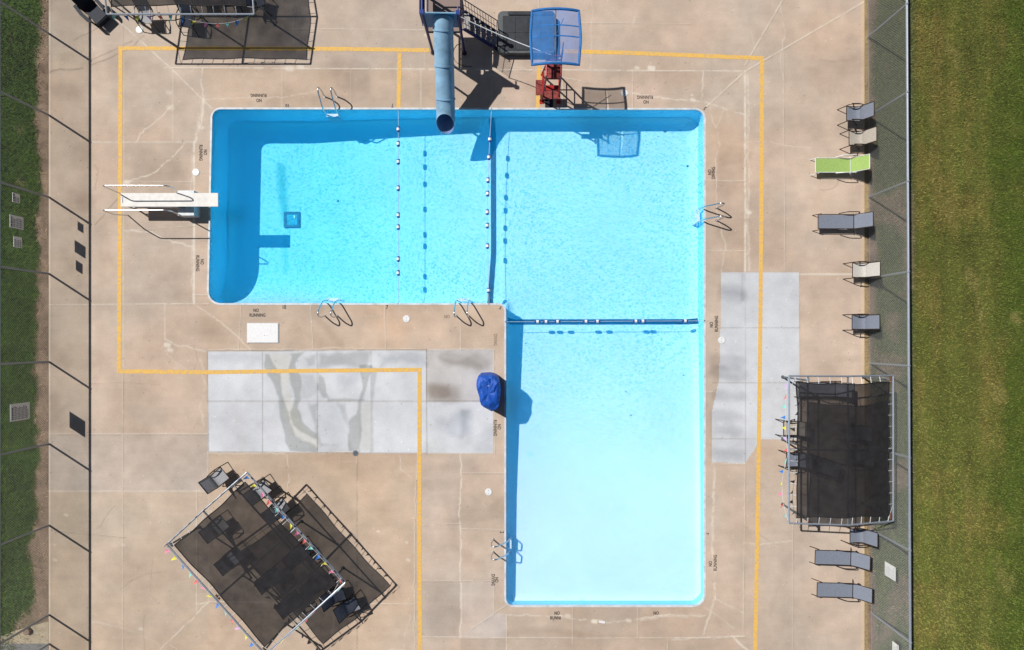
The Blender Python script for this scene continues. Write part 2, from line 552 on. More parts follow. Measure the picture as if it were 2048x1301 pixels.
def offset(pts, d):
    """outward offset of the closed outline (survey units); outline runs clockwise on the photo"""
    out = []
    N = len(pts)
    for i in range(N):
        ax, ay = pts[i - 1]; bx, by = pts[(i + 1) % N]
        L = math.hypot(bx - ax, by - ay) + 1e-9
        out.append((pts[i][0] + (by - ay) / L * d, pts[i][1] - (bx - ax) / L * d))
    return out
OA = np.array(outl)
def inside(X, Y, P=OA):
    ins = np.zeros(X.shape, bool)
    for (ax, ay), (bx, by) in zip(P, np.roll(P, -1, 0)):
        if ay == by: continue
        ins ^= ((ay > Y) != (by > Y)) & (X < (bx - ax) * (Y - ay) / (by - ay) + ax)
    return ins
def wall_dist(X, Y):
    d = np.full(X.shape, 1e9)
    P = np.array(POOL, float)
    for (ax, ay), (bx, by) in zip(P, np.roll(P, -1, 0)):
        L2 = (bx - ax) ** 2 + (by - ay) ** 2
        t = np.clip(((X - ax) * (bx - ax) + (Y - ay) * (by - ay)) / L2, 0, 1)
        d = np.minimum(d, np.hypot(X - ax - t * (bx - ax), Y - ay - t * (by - ay)))
    return d
def depth(X, Y):
    dx = np.interp(X, [400, 600, 796, 1000, 1420], [1.78, 1.76, 1.42, 1.12, 1.08])
    dy = np.interp(Y, [200, 608, 700, 860, 1000, 1220], [1.12, 1.08, .96, .77, .62, .54])
    d = np.where(Y > 606, dy, np.minimum(dx, np.where(X > 1000, dy, 9)))
    # hopper rises toward the lower wall of the deep end
    tt = np.clip((610 - Y) / 85, 0, 1); up = .5 + (d - .5) * np.sqrt(np.clip(1 - (1 - tt) ** 2, 0, 1))
    wx = (1 - sstep(560, 760, X)) * (Y < 612)
    return d * (1 - wx) + np.minimum(up, d) * wx
def floor_z(X, Y):
    d = depth(X, Y)
    wd = wall_dist(X, Y) / PM
    Rr = np.minimum(.42, d * .35)
    t = np.clip(wd / Rr, 0, 1)
    return -(d - Rr * (1 - np.sqrt(np.clip(1 - (1 - t) ** 2, 0, 1))))

# ------------------------------------------------------------------ deck
TAN = alb(202, 182, 164); TAN_D = alb(186, 161, 136); WHITE_J = alb(236, 226, 210); GREY = alb(205, 208, 214)
P = Paint(97, 1730, -220, 1520, 2.0)
P.noise_a = fbm(P.ny, P.nx, 6, 3, 3, .8)
P.noise_b = fbm(P.ny, P.nx, 24, 5, 4)
big = fbm(P.ny, P.nx, 90, 21, 5, .6)
med = fbm(P.ny, P.nx, 26, 33, 4, .6)
pink = fbm(P.ny, P.nx, 70, 57, 4, .6)
# fine directional broom marks
br = np.repeat(fbm(P.ny, max(8, P.nx // 10), 3, 71, 2), 10, 1)[:, :P.nx]
if br.shape[1] < P.nx: br = np.pad(br, ((0, 0), (0, P.nx - br.shape[1])), 'edge')
P.c[:] = np.array(TAN[:3])
P.c *= (1 + (big - .5)[..., None] * .42) * (1 + (med - .5)[..., None] * .34) * (1 + (br - .5)[..., None] * .06)
P.c *= 1 + (pink - .5)[..., None] * np.array([.12, -.02, -.13])
full = (slice(None), slice(None))
# slab tones
for poly, mu in [
    ([(97, 868), (416, 868), (416, 983), (97, 983)], (.93, .98, 1.04)),
    ([(835, 908), (921, 908), (921, 1050), (835, 1050)], (.95, .97, 1.0)),
    ([(835, 1050), (921, 1050), (921, 1162), (835, 1162)], (1.0, 1.02, 1.05)),
    ([(835, 1162), (921, 1162), (921, 1274), (835, 1274)], (.88, .91, .95)),
    ([(921, 1162), (986, 1162), (986, 1230), (921, 1274)], (1.05, 1.08, 1.14)),
    ([(921, 1274), (986, 1226), (1013, 1228), (1013, 1276), (921, 1276)], (1.0, 1.08, 1.2)),
    ([(921, 1276), (1013, 1276), (1013, 1520), (921, 1520)], (.88, .9, .92)),
    ([(248, 284), (386, 284), (386, 610), (248, 610)], (.94, .96, .98)),
    ([(97, -220), (183, -220), (183, 1520), (97, 1520)], (.97, .98, .96)),
    ([(388, 608), (1011, 608), (1011, 700), (416, 700)], (1.0, .985, .96)),
    ([(1413, 219), (1490, 219), (1490, 545), (1413, 545)], (.97, .95, .93)),
    ([(400, 136), (870, 136), (870, 218), (424, 218)], (1.03, 1.0, .96)),
    ([(600, -220), (850, -220), (850, 140), (600, 140)], (.98, .99, 1.0)),
    ([(1013, 1276), (1500, 1276), (1500, 1520), (1013, 1520)], (1.0, 1.0, 1.0)),
    ([(1332, 1276), (1500, 1276), (1500, 1520), (1332, 1520)], (.95, .95, .95)),
    ([(416, 905), (835, 905), (835, 1520), (416, 1520)], (1.0, .97, .92)),
    ([(97, 983), (416, 983), (416, 1520), (97, 1520)], (.98, .98, .95)),
]:
    P.poly(poly, mul=mu, soft=3)
# soft stains
for pts, w, a, mu in [
    ([(300, 480), (340, 470)], 60, .5, (.88, .87, .87)), ([(290, 330), (350, 340)], 40, .5, (.86, .84, .82)),
    ([(330, 250), (345, 200)], 26, .6, (1.14, 1.12, 1.1)), ([(340, 660), (415, 655)], 40, .5, (.86, .85, .83)),
    ([(1440, 240), (1470, 280)], 50, .5, (.93, .89, .85)), ([(1450, 340), (1480, 340)], 26, .6, (.88, .87, .86)),
    ([(1180, 160), (1210, 180)], 30, .5, (.94, .92, .9)), ([(1300, 150), (1470, 160)], 26, .4, (.9, .86, .82)),
    ([(1018, 1266), (1090, 1262), (1160, 1272)], 16, .6, (.82, .8, .77)), ([(1160, 1272), (1270, 1274)], 10, .5, (.85, .82, .8)),
    ([(850, 940), (900, 930)], 26, .6, (.86, .85, .83)), ([(838, 968), (918, 970)], 18, .6, (.84, .83, .82)),
    ([(905, 1050), (915, 1100)], 20, .6, (.85, .84, .82)), ([(925, 1110), (955, 1130)], 26, .5, (.88, .84, .8)),
    ([(400, 140), (560, 138)], 14, .4, (.9, .87, .84)), ([(120, 180), (150, 190)], 34, .6, (.72, .7, .69)),
    ([(105, 700), (130, 730)], 26, .6, (.8, .78, .76)), ([(105, 800), (115, 850)], 26, .7, (.76, .75, .74)),
    ([(140, 930), (150, 950)], 22, .5, (.82, .81, .8)), ([(110, 380), (180, 400)], 34, .4, (.9, .84, .82)),
    ([(640, 640), (680, 690)], 14, .5, (.82, .8, .78)), ([(770, 640), (800, 650)], 50, .4, (.98, .9, .82)),
    ([(610, 30), (620, 60)], 16, .4, (1.25, 1.25, 1.25)), ([(590, 10), (625, 20)], 10, .4, (1.25, 1.25, 1.25)),
    ([(700, 150), (740, 180)], 60, .4, (.94, .93, .92)), ([(640, 160), (650, 200)], 30, .5, (.94, .9, .85)),
    ([(760, 620), (790, 680)], 50, .3, (1.02, .94, .88)), ([(420, 660), (460, 655)], 36, .5, (.87, .86, .85)),
    ([(1640, 330), (1700, 500)], 120, .35, (1.05, 1.05, 1.05)), ([(1600, 1000), (1560, 1200)], 30, .35, (.92, .91, .9)),
    ([(1570, 1130), (1540, 1230)], 10, .5, (.9, .9, .9)), ([(250, 1150), (330, 1160)], 50, .35, (.93, .92, .9)),
    ([(700, 960), (760, 1000)], 90, .3, (1.05, .99, .92)), ([(1550, 20), (1700, 200)], 120, .25, (1.03, 1.03, 1.03)),
]:
    P.stroke(pts, w, None, a, w * .9, rough=w * .7, mul=mu)
# grey replacement slabs
BASEG = np.array(alb(216, 218, 222)[:3])
gn = fbm(P.ny, P.nx, 40, 91, 5, .6)
def grey_patch(poly, tone=(1, 1, 1), rough=0):
    keep = P.c.copy()
    P.c[:] = BASEG * np.array(tone) * (1 + (gn - .5)[..., None] * .34)
    g = P.c; P.c = keep
    Pp = np.array(poly, float)
    tmp = Paint.__new__(Paint)
    X0 = P.win(Pp[:, 0].min() - 6, Pp[:, 0].max() + 6, Pp[:, 1].min() - 6, Pp[:, 1].max() + 6)
    m = np.zeros((P.ny, P.nx))
    X, Y = np.meshgrid(P.x[X0[1]], P.y[X0[0]])
    m[X0] = inside(X, Y, Pp)
    P.c = keep * (1 - m[..., None]) + g * m[..., None]
grey_patch([(415, 703), (853, 700), (853, 907), (417, 904)])
grey_patch([(853, 803), (987, 803), (987, 908), (853, 907)])
grey_patch([(853, 700), (987, 700), (987, 803), (853, 803)], (.84, .79, .74))
grey_patch([(1442, 545), (1597, 545), (1600, 880), (1522, 880), (1490, 927), (1423, 925), (1425, 820), (1438, 760), (1441, 660)], (.97, .97, .97))
WET = (.60, .62, .61); PALEW = alb(212, 210, 206)
S = lambda x, y: (400 + x / 3.413, 680 + y / 3.413)   # patch detail survey
def pool_of(pts, mul=(.66, .67, .65), a=.95, soft=5, rough=15):
    P.poly([S(x, y) for x, y in pts], mul=mul, a=a, soft=soft, rough=rough)
P.poly([S(450, 88), S(625, 88), S(600, 300), S(650, 480), S(690, 600), S(800, 690), S(800, 745), S(640, 650), S(590, 500), S(560, 330), S(490, 180)], alb(214, 213, 208), .8, 8, None, 14)
P.poly([S(1090, 420), S(1170, 420), S(1170, 760), S(1085, 760)], alb(206, 206, 202), .6, 8, None, 12)
P.poly([S(800, 430), S(980, 440), S(1010, 700), S(930, 740), S(810, 640)], alb(202, 207, 214), .5, 10, None, 16)
pool_of([(430, 85), (478, 85), (505, 170), (556, 250), (578, 420), (604, 560), (648, 660), (800, 738), (803, 768), (606, 768), (585, 640), (545, 500), (530, 400), (496, 310), (440, 190)])
pool_of([(618, 85), (712, 85), (648, 170), (696, 250), (682, 400), (662, 470), (694, 570), (795, 640), (795, 668), (735, 646), (646, 580), (626, 500), (648, 400), (616, 300), (610, 180)])
pool_of([(705, 120), (800, 88), (800, 190), (722, 196)], (.72, .73, .71), .9, 9, 20)
pool_of([(800, 86), (1165, 84), (1125, 185), (980, 178), (800, 200)], (.66, .67, .66), .9, 12, 20)
pool_of([(690, 230), (800, 200), (800, 350), (760, 380), (690, 400)], (.74, .75, .76), .8, 14, 26)
pool_of([(800, 215), (850, 260), (862, 350), (886, 402), (842, 396), (806, 330)], (.66, .67, .65), .9, 5, 14)
pool_of([(870, 402), (1000, 396), (1130, 400), (1130, 424), (870, 424)], (.68, .69, .67), .9, 4, 8)
pool_of([(1095, 180), (1172, 180), (1140, 330), (1118, 420), (1104, 600), (1088, 766), (1012, 766), (1002, 560), (1056, 500), (1066, 420), (1104, 330)])
pool_of([(930, 430), (1000, 430), (1018, 600), (1030, 766), (1006, 766), (994, 600)], (.74, .75, .74), .8, 8, 16)
pool_of([(1165, 180), (1215, 200), (1190, 330), (1180, 480), (1190, 766), (1168, 766), (1166, 470)], (.72, .73, .72), .85, 6, 12)
pool_of([(1200, 86), (1545, 84), (1545, 170), (1400, 160), (1230, 190)], (.70, .72, .73), .85, 16, 30)
pool_of([(60, 86), (430, 86), (440, 170), (330, 150), (200, 140), (60, 130)], (.78, .79, .81), .75, 22, 30)
pool_of([(920, 220), (1090, 220), (1080, 330), (980, 350), (920, 310)], (.76, .78, .81), .7, 20, 34)
pool_of([(740, 440), (800, 440), (806, 640), (830, 700), (940, 700), (960, 740), (820, 730), (786, 620)], (.70, .71, .70), .8, 8, 20)
pool_of([(1580, 520), (1680, 540), (1760, 470), (1840, 480), (1830, 640), (1700, 640), (1600, 580)], (.76, .78, .81), .7, 24, 40)
pool_of([(1770, 470), (1830, 480), (1820, 600), (1790, 660)], (.70, .72, .75), .8, 16, 26)
pool_of([(1900, 660), (2000, 600), (2000, 770), (1880, 760)], (.80, .82, .84), .6, 20, 30)
pool_of([(1570, 320), (1700, 310), (1730, 380), (1640, 410), (1570, 400)], (.72, .67, .62), .85, 16, 28)
pool_of([(1620, 110), (1760, 130), (1880, 100), (1990, 160), (1980, 210), (1850, 180), (1700, 190)], (.76, .73, .70), .8, 14, 26)
P.stroke([S(1590, 340), S(1700, 370)], 32, None, .8, 20, 20, (.68, .64, .6)); P.stroke([S(1660, 120), S(1800, 140), S(1900, 190)], 18, None, .7, 14, 16, (.72, .7, .68))
P.stroke([S(1700, 200), S(1790, 330), S(1850, 260)], 22, None, .5, 16, 12, (1.12, 1.12, 1.12))
for y in (575, 590, 720, 745, 790, 830, 860, 905):
    P.stroke([(1445 if y < 700 else 1432, y), (1480, y + 4)], 22, None, .7, 18, 22, (.68, .68, .70))
P.stroke([(1485, 550), (1485, 600)], 6, None, .6, 5, 4, (.78, .78, .78))
g = random.Random(31)
for _ in range(130):     # scattered weathering over the whole deck
    x, y = g.uniform(110, 1720), g.uniform(-40, 1340)
    an = g.choice([0, 0, math.pi / 2, g.uniform(0, 3)]); L = g.uniform(8, 60)
    v = g.choice([.8, .84, .87, .9, 1.09, 1.14])
    P.stroke([(x, y), (x + L * math.cos(an), y + L * math.sin(an))], g.uniform(10, 46), None, g.uniform(.3, .7), g.uniform(12, 36), 30, (v, v * g.uniform(.97, 1.0), v * g.uniform(.95, 1.02)))
# joints and cracks
J = [
    ([(183, 285), (388, 285)], 2, .8, 0), ([(97, 610), (416, 608)], 2, .75, 0), ([(248, 97), (248, 743)], 1.6, .55, 0),
    ([(330, 136), (400, 136), (860, 139)], 2.4, .9, 0), ([(860, 139), (1060, 140), (1490, 143)], 2.4, .85, 0), ([(346, 141), (346, 284)], 1.8, .7, 0),
    ([(388, 284), (388, 608)], 3.5, .95, 0), ([(388, 345), (422, 345)], 1.5, .5, 0), ([(388, 480), (420, 480)], 1.5, .45, 0), ([(388, 590), (418, 590)], 1.8, .6, 0),
    ([(215, 22), (346, 141), (424, 218)], 2.6, .9, 0), ([(564, 139), (564, 218)], 1.6, .6, 0), ([(702, 139), (702, 218)], 1.3, .3, 0),
    ([(842, 139), (842, 218)], 2, .7, 0), ([(984, 139), (984, 218)], 1.6, .6, 0), ([(1125, 140), (1125, 218)], 1.6, .5, 0), ([(1265, 140), (1265, 216)], 1.6, .5, 0),
    ([(250, 364), (388, 364)], 1.4, .4, 0), ([(248, 462), (388, 452)], 1.4, .35, 0), ([(330, 608), (330, 680)], 2, .8, 0),
    ([(183, 868), (416, 868)], 1.6, .55, 0), ([(97, 868), (183, 868)], 1.6, .5, 0), ([(97, 983), (393, 983), (416, 983)], 2.2, .8, 0), ([(245, 743), (245, 1520)], 1.4, .35, 0),
    ([(416, 905), (416, 983)], 2.2, .7, 0), ([(393, 983), (393, 1208)], 1.8, .65, 0), ([(418, 983), (418, 1205)], 1.8, .6, 0), ([(418, 1204), (830, 1209)], 2, .7, 0),
    ([(482, 608), (477, 700)], 1.5, .4, 0), ([(621, 612), (626, 700)], 1.6, .5, 0), ([(769, 608), (771, 698)], 1.8, .6, 0), ([(920, 640), (921, 700)], 1.8, .7, 0),
    ([(416, 699), (560, 700), (680, 697), (987, 700)], 2.4, .55, .7), ([(987, 700), (989, 908)], 1.6, .5, 0), ([(989, 758), (1011, 758)], 1.4, .6, 0),
    ([(921, 908), (921, 1276)], 3, .8, 1.2), ([(835, 908), (828, 1060), (829, 1520)], 2.0, .6, .8), ([(835, 1050), (921, 1048)], 1.4, .4, 0),
    ([(921, 1058), (1010, 1060)], 1.6, .55, 0), ([(835, 1162), (986, 1162)], 1.4, .4, 0), ([(835, 1274), (1013, 1276), (1013, 1520)], 2.2, .7, 0),
    ([(986, 1162), (988, 1226), (1013, 1210)], 2.2, .6, 0), ([(944, 1256), (988, 1228)], 1.6, .5, 0), ([(921, 946), (1010, 946)], 1.2, .4, 0),
    ([(1013, 1230), (1013, 1276), (1180, 1277), (1400, 1276), (1488, 1274)], 2, .6, 0), ([(1145, 1215), (1145, 1290)], 1.3, .35, 0), ([(1275, 1215), (1275, 1276)], 1.3, .4, 0),
    ([(1335, 1276), (1335, 1520)], 1.6, .5, 0), ([(1490, 143), (1490, 545)], 4.5, .9, .4), ([(1490, 927), (1486, 1274)], 1.6, .55, 0), ([(1410, 361), (1490, 362)], 1.6, .6, 0),
    ([(1410, 501), (1490, 502)], 1.6, .55, 0), ([(1735, 0), (1490, 143), (1412, 214)], 2.2, .8, 0), ([(1600, -60), (1490, 130)], 2.2, .7, 0),
    ([(1597, 549), (1735, 549)], 2.6, .95, 0), ([(1566, 80), (1570, 545)], 1.6, .4, 0), ([(1597, 545), (1600, 880)], 1.5, .4, 0), ([(1585, 1048), (1584, 1520)], 1.4, .4, 0),
    ([(1410, 641), (1442, 642)], 1.3, .35, 0), ([(1410, 784), (1425, 784)], 1.3, .5, 0), ([(1423, 927), (1490, 928)], 2, .7, 0), ([(1486, 1050), (1545, 1085)], 1.2, .0, 0),
    ([(1077, -10), (1077, 18)], 1.6, .5, 0), ([(1160, 46), (1380, 48)], 1.3, .3, 0), ([(586, 58), (850, 60)], 1.6, .6, 0), ([(600, -40), (586, 58), (588, 136)], 1.3, .45, .5),
    ([(850, 98), (850, 138)], 1.6, .5, 0), ([(97, 1060), (250, 1075)], 1, .15, 0), ([(1000, 130), (1180, 165)], 1.3, .35, 1),
    ([(680, 908), (680, 925), (716, 925)], 1.2, .4, 0), ([(713, 908), (713, 1301)], 1.0, .25, 0), ([(183, 97), (183, 97)], 1, 0, 0),
]
DK0 = alb(140, 122, 104)
for k, (pts, w, a, j) in enumerate(J):
    if w < 3: P.line([(x + 1.6, y + 1.6) for x, y in pts], 1.2, DK0, .38, j, .75, soft=1.3, seed=k)
    P.line(pts, w * .75, WHITE_J, a * .86, j, .5, soft=1.2, seed=k)
DK = alb(120, 104, 90)
for k, (pts, w, a) in enumerate([
    ([(415, 703), (853, 700)], 1.5, .7), ([(417, 904), (853, 907)], 1.6, .5), ([(415, 703), (417, 904)], 1.6, .6), ([(853, 700), (854, 907)], 1.6, .8),
    ([(415, 803), (987, 803)], 1.8, .7), ([(525, 703), (525, 904)], 1.3, .55), ([(634, 703), (635, 904)], 1.5, .75), ([(742, 702), (742, 906)], 1.3, .55),
    ([(854, 803), (985, 803)], 1.6, .6), ([(1490, 545), (1491, 925)], 1.2, .45), ([(1442, 656), (1599, 656)], 1.2, .45), ([(1425, 766), (1599, 766)], 1.2, .45), ([(1424, 878), (1522, 879)], 1.2, .5),
    ([(1442, 545), (1597, 545)], 1.2, .4), ([(245, 20), (248, 97)], 1, .4), ([(418, 905), (417, 983)], 1.2, .5), ([(713, 930), (713, 1301)], 1, .35),
    ([(248, 743), (245, 868)], 1.0, .35), ([(183, 768), (245, 766), (320, 770)], 1.0, .3), ([(305, 1120), (300, 1190), (318, 1210)], 1.0, .3)]):
    P.line(pts, w * .7, DK, a * .8, 0, .3, soft=1.2, seed=k)
CRK = [  # light, sealed or weathered cracks
    ([(405, 138), (402, 160), (408, 200), (404, 235), (392, 284)], 2.6, .85, 1.6), ([(404, 200), (400, 235), (395, 262), (390, 284)], 8, .6, 2.4),
    ([(404, 198), (470, 197), (560, 196), (640, 180)], 1.6, .6, 1.2), ([(346, 210), (310, 245), (280, 268), (274, 284)], 2.2, .75, 1.8),
    ([(372, 285), (350, 310), (325, 330), (295, 352), (250, 366)], 2.6, .85, 1.8), ([(250, 462), (275, 463), (310, 470), (345, 485), (385, 494)], 3.2, .75, 2),
    ([(385, 300), (383, 360), (386, 395)], 2.5, .5, 1.2), ([(385, 480), (383, 560), (387, 606)], 4, .5, 1.4), ([(388, 608), (420, 630), (460, 660), (500, 700)], 2.2, .7, 1.2),
    ([(332, 680), (350, 690), (415, 703)], 2.2, .75, 1.2), ([(330, 700), (345, 720), (380, 745)], 1.4, .35, 1.4), ([(400, 720), (408, 760), (402, 800), (408, 850)], 5, .35, 2.4),
    ([(183, 120), (230, 100), (265, 82)], 1.2, -.5, 1.4), ([(415, 905), (560, 906), (640, 908), (700, 905)], 3, .45, 1.4), ([(574, 908), (577, 950), (574, 1010), (578, 1040)], 1.8, .6, 1.6),
    ([(799, 910), (800, 938), (822, 955)], 1.8, .6, 1.2), ([(393, 1208), (417, 1205), (320, 1301), (270, 1360)], 2.2, .75, .8), ([(340, 1290), (352, 1298), (356, 1310)], 2, .5, 1),
    ([(183, 1245), (215, 1249), (242, 1256)], 1.8, .6, 1), ([(243, 1256), (300, 1278), (330, 1301)], 1.2, .4, 1), ([(393, 1208), (393, 1226)], 1.5, .5, 0),
    ([(1265, 187), (1320, 194), (1380, 200), (1420, 209), (1455, 219), (1490, 230)], 2.6, .8, 1.2), ([(1406, 143), (1402, 200)], 2.4, .75, 1.2), ([(1420, 215), (1424, 235), (1432, 254), (1440, 290), (1437, 300), (1431, 320), (1432, 420), (1448, 480), (1452, 501)], 1.8, .6, 1.4),
    ([(1446, 222), (1433, 252)], 1.6, .5, .8), ([(1490, 285), (1540, 284), (1580, 292), (1620, 296)], 1.6, .5, 1.2), ([(1180, 140), (1182, 60), (1186, 20), (1175, -20)], 1.6, .4, 1.4), ([(1265, 50), (1272, 20), (1268, -20)], 1.8, .5, 1.4),
    ([(1125, 175), (1180, 184), (1260, 186)], 1.6, .4, 1), ([(1448, 505), (1443, 545)], 1.8, .6, .8), ([(1495, 150), (1497, 300), (1495, 420), (1498, 540)], 5, .5, 1.2),
    ([(1427, 930), (1428, 1000), (1425, 1060), (1428, 1120), (1430, 1197)], 5, .7, 1.2), ([(1430, 1197), (1420, 1230), (1404, 1274)], 4, .65, 1.2), ([(1430, 1198), (1486, 1226)], 1.8, .65, .8),
    ([(1408, 1214), (1440, 1235), (1468, 1258)], 1.8, .5, .6), ([(1468, 1275), (1500, 1308)], 5, .75, .8), ([(1486, 1085), (1520, 1090), (1560, 1085), (1584, 1082)], 1.8, .6, 1),
    ([(1017, 1231), (1060, 1232), (1110, 1232), (1180, 1243), (1215, 1246), (1260, 1243), (1320, 1232), (1410, 1232)], 2.4, .7, 1.4), ([(1280, 1240), (1330, 1232), (1400, 1231)], 6, .4, 2),
    ([(1566, 80), (1560, 120), (1568, 160)], 1.4, .4, 1.2), ([(1500, 60), (1510, 100)], 1.2, .3, 1), ([(1560, -10), (1570, 60), (1566, 82)], 1.6, .4, 1.2),
    ([(1335, 1280), (1400, 1276), (1488, 1273)], 3, .55, .8), ([(680, 1190), (668, 1230), (660, 1290)], 1.6, .4, 1.4), ([(540, 1090), (530, 1150), (520, 1200)], 1.4, .35, 1.2),
    ([(820, 1230), (808, 1280), (806, 1301)], 1.8, .4, 1.4), ([(780, 1300), (830, 1302)], 3, .5, 1.5), ([(1030, 135), (1100, 150), (1170, 165)], 1.4, .4, 1), ([(1640, 700), (1690, 705)], 1, .15, 1),
]
for k, (pts, w, a, j) in enumerate(CRK):
    if a < 0: P.line(pts, w, DK, -a, j, .3, seed=100 + k)
    else: P.line(pts, w * .8, WHITE_J, a * .78, j, .6, soft=1.3, seed=100 + k)
for k, (pts, w, a) in enumerate([   # dark hairline cracks
    ([(183, 130), (215, 118), (243, 106), (270, 90), (288, 72)], 1.3, .5), ([(150, 80), (200, 55), (235, 35)], 1.2, .35), ([(100, 145), (140, 140), (165, 137)], 3, .4),
    ([(190, 450), (215, 420), (240, 395)], 1.3, .5), ([(190, 380), (196, 340), (188, 330)], 1.2, .3), ([(1640, 380), (1670, 375), (1680, 360)], 1.2, .35),
    ([(260, 1165), (290, 1150), (330, 1145)], 1, .3), ([(470, 1250), (500, 1230), (540, 1225)], 1, .3), ([(192, 1060), (215, 1030), (230, 1012)], 1, .3),
    ([(288, 1230), (286, 1260), (288, 1301)], 1, .3), ([(240, 1180), (265, 1160)], 1, .25), ([(388, 690), (395, 720), (390, 745)], 1, .3), ([(1640, 120), (1660, 124), (1700, 120)], 1, .25)]):
    P.line(pts, w, DK, a, 1.2, .3, seed=300 + k)
# pale repair blobs
for (x, y, rx, a) in [(1300, 137, 9, .8), (1187, 1243, 7, .8), (1383, 200, 8, .7), (1272, 136, 6, .6), (332, 690, 9, .7), (338, 700, 8, .6), (400, 255, 9, .55), (335, 185, 9, .35), (338, 215, 10, .4), (250, 364, 9, .7), (246, 395, 6, .6), (1133, 1232, 8, .5), (575, 137, 12, .7), (598, 134, 9, .7), (1495, 425, 8, .7), (850, 70, 5, .5), (1383, 190, 4, .6), (1120, 1232, 4, .6), (755, 1063, 5, .7), (812, 1085, 4, .5), (815, 1120, 5, .5), (280, 1258, 5, .4), (1255, 1241, 8, .5), (755, 1085, 2, .5), (245, 1090, 5, .3), (130, 1030, 7, .4), (108, 1120, 6, .4), (108, 1090, 4, .4)]:
    P.stroke([(x, y), (x + rx * .6, y + 1)], rx, WHITE_J, a, rx * .5, rx * .6)
# speckles
g = np.random.RandomState(4)
for _ in range(900):
    j, i = g.randint(0, P.ny), g.randint(0, P.nx)
    P.c[j, i] *= g.choice([.55, .7, 1.25, 1.35])
# light edge of the deck along the verges
P.c[:, :2] *= 1.12; P.c[:, -4:] *= np.array([1.1, 1.06, .95])
OUT6 = np.array(offset(outl, 1.0))
deck = grid_obj('pool_deck', P, 0.0, lambda X, Y: ~inside(X, Y, OUT6), M['deck'])
tag(deck, kind='structure')

# ------------------------------------------------------------------ pool basin, rim, water
F = Paint(404, 1424, 206, 1226, 4.0)
fn = fbm(F.ny, F.nx, 40, 41, 4); fm = fbm(F.ny, F.nx, 8, 43, 3)
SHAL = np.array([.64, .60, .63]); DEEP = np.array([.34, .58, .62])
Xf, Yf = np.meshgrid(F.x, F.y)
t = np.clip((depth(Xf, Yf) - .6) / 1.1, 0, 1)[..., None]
F.c[:] = SHAL * (1 - t) + DEEP * t  # light absorbed by deeper water is put into the floor colour
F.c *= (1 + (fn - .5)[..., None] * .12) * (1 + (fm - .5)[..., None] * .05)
F.noise_a = fm; F.noise_b = fn
def U(px, py, d):   # photo position on a floor at depth d
    v = I(px, py, -d); return (v.x * PM + CX, CY - v.y * PM)
F.stroke([U(562, 335, 1.75), U(566, 400, 1.75), U(572, 440, 1.75)], 16, (.05, .34, .30), .8, 14, 8)
F.stroke([U(570, 470, 1.75), U(572, 540, 1.75)], 9, (.08, .42, .40), .5, 9, 6)
for x, y in ((700, 577), (955, 543), (840, 480), (640, 350), (1240, 1010), (1225, 1060), (1290, 1035), (1330, 1020), (1058, 905), (1160, 1190)):
    F.stroke([U(x, y, 1), U(x + 6, y + 3, 1)], 4, (.2, .5, .55), .4, 4, 6)
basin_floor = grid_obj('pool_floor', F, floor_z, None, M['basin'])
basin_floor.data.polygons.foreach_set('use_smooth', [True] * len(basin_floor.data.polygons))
tag(basin_floor, kind='structure')

wl = offset(outl, 0)
me = bpy.data.meshes.new('pool_wall')
vs, fs = [], []
for (x, y) in wl:
    d = float(depth(np.array(x), np.array(y)))
    a = W(x, y)
    vs += [(a.x, a.y, .003), (a.x, a.y, -d - .4)]
N = len(wl)
for i in range(N):
    j = (i + 1) % N
    fs.append((2 * i, 2 * i + 1, 2 * j + 1, 2 * j))
me.from_pydata(vs, [], fs)
ca = me.color_attributes.new('Col', 'FLOAT_COLOR', 'POINT')
for i in range(len(vs)):
    ca.data[i].color = (.30, .66, .86, 1)
me.materials.append(M['basin']); me.update()
pw = bpy.data.objects.new('pool_wall', me); COL.objects.link(pw); tag(pw, kind='structure')

rim_o = offset(outl, 2.5); rim_i = offset(outl, -1.2)
b = MB()
vo = []
for (x, y), (u, v) in zip(rim_o, rim_i):
    a, c = W(x, y), W(u, v)
    vo += [(a.x, a.y, .0), (a.x, a.y, .012), (c.x, c.y, .012), (c.x, c.y, -.05)]
fo = []
for i in range(N):
    j = (i + 1) % N
    for k in range(3):
        fo.append((4 * i + k, 4 * j + k, 4 * j + k + 1, 4 * i + k + 1))
b.add(vo, fo)
tag(b.build('pool_rim', M['coping']), kind='structure')

WZ = -.10
b = MB()
wo = offset(outl, .6)
top = [W(x, y, WZ) for x, y in wo]; bot = [W(x, y, -2.6) for x, y in wo]
b.add(top + bot, [tuple(range(N - 1, -1, -1)), tuple(range(N, 2 * N))] + [(i, (i + 1) % N, N + (i + 1) % N, N + i) for i in range(N)])
water = b.build('pool_water', M['water']); tag(water, kind='structure')
import bmesh
bm = bmesh.new(); bm.from_mesh(water.data); bmesh.ops.recalc_face_normals(bm, faces=bm.faces[:])
bmesh.ops.triangulate(bm, faces=[f for f in bm.faces if len(f.verts) > 4]); bm.to_mesh(water.data); bm.free()

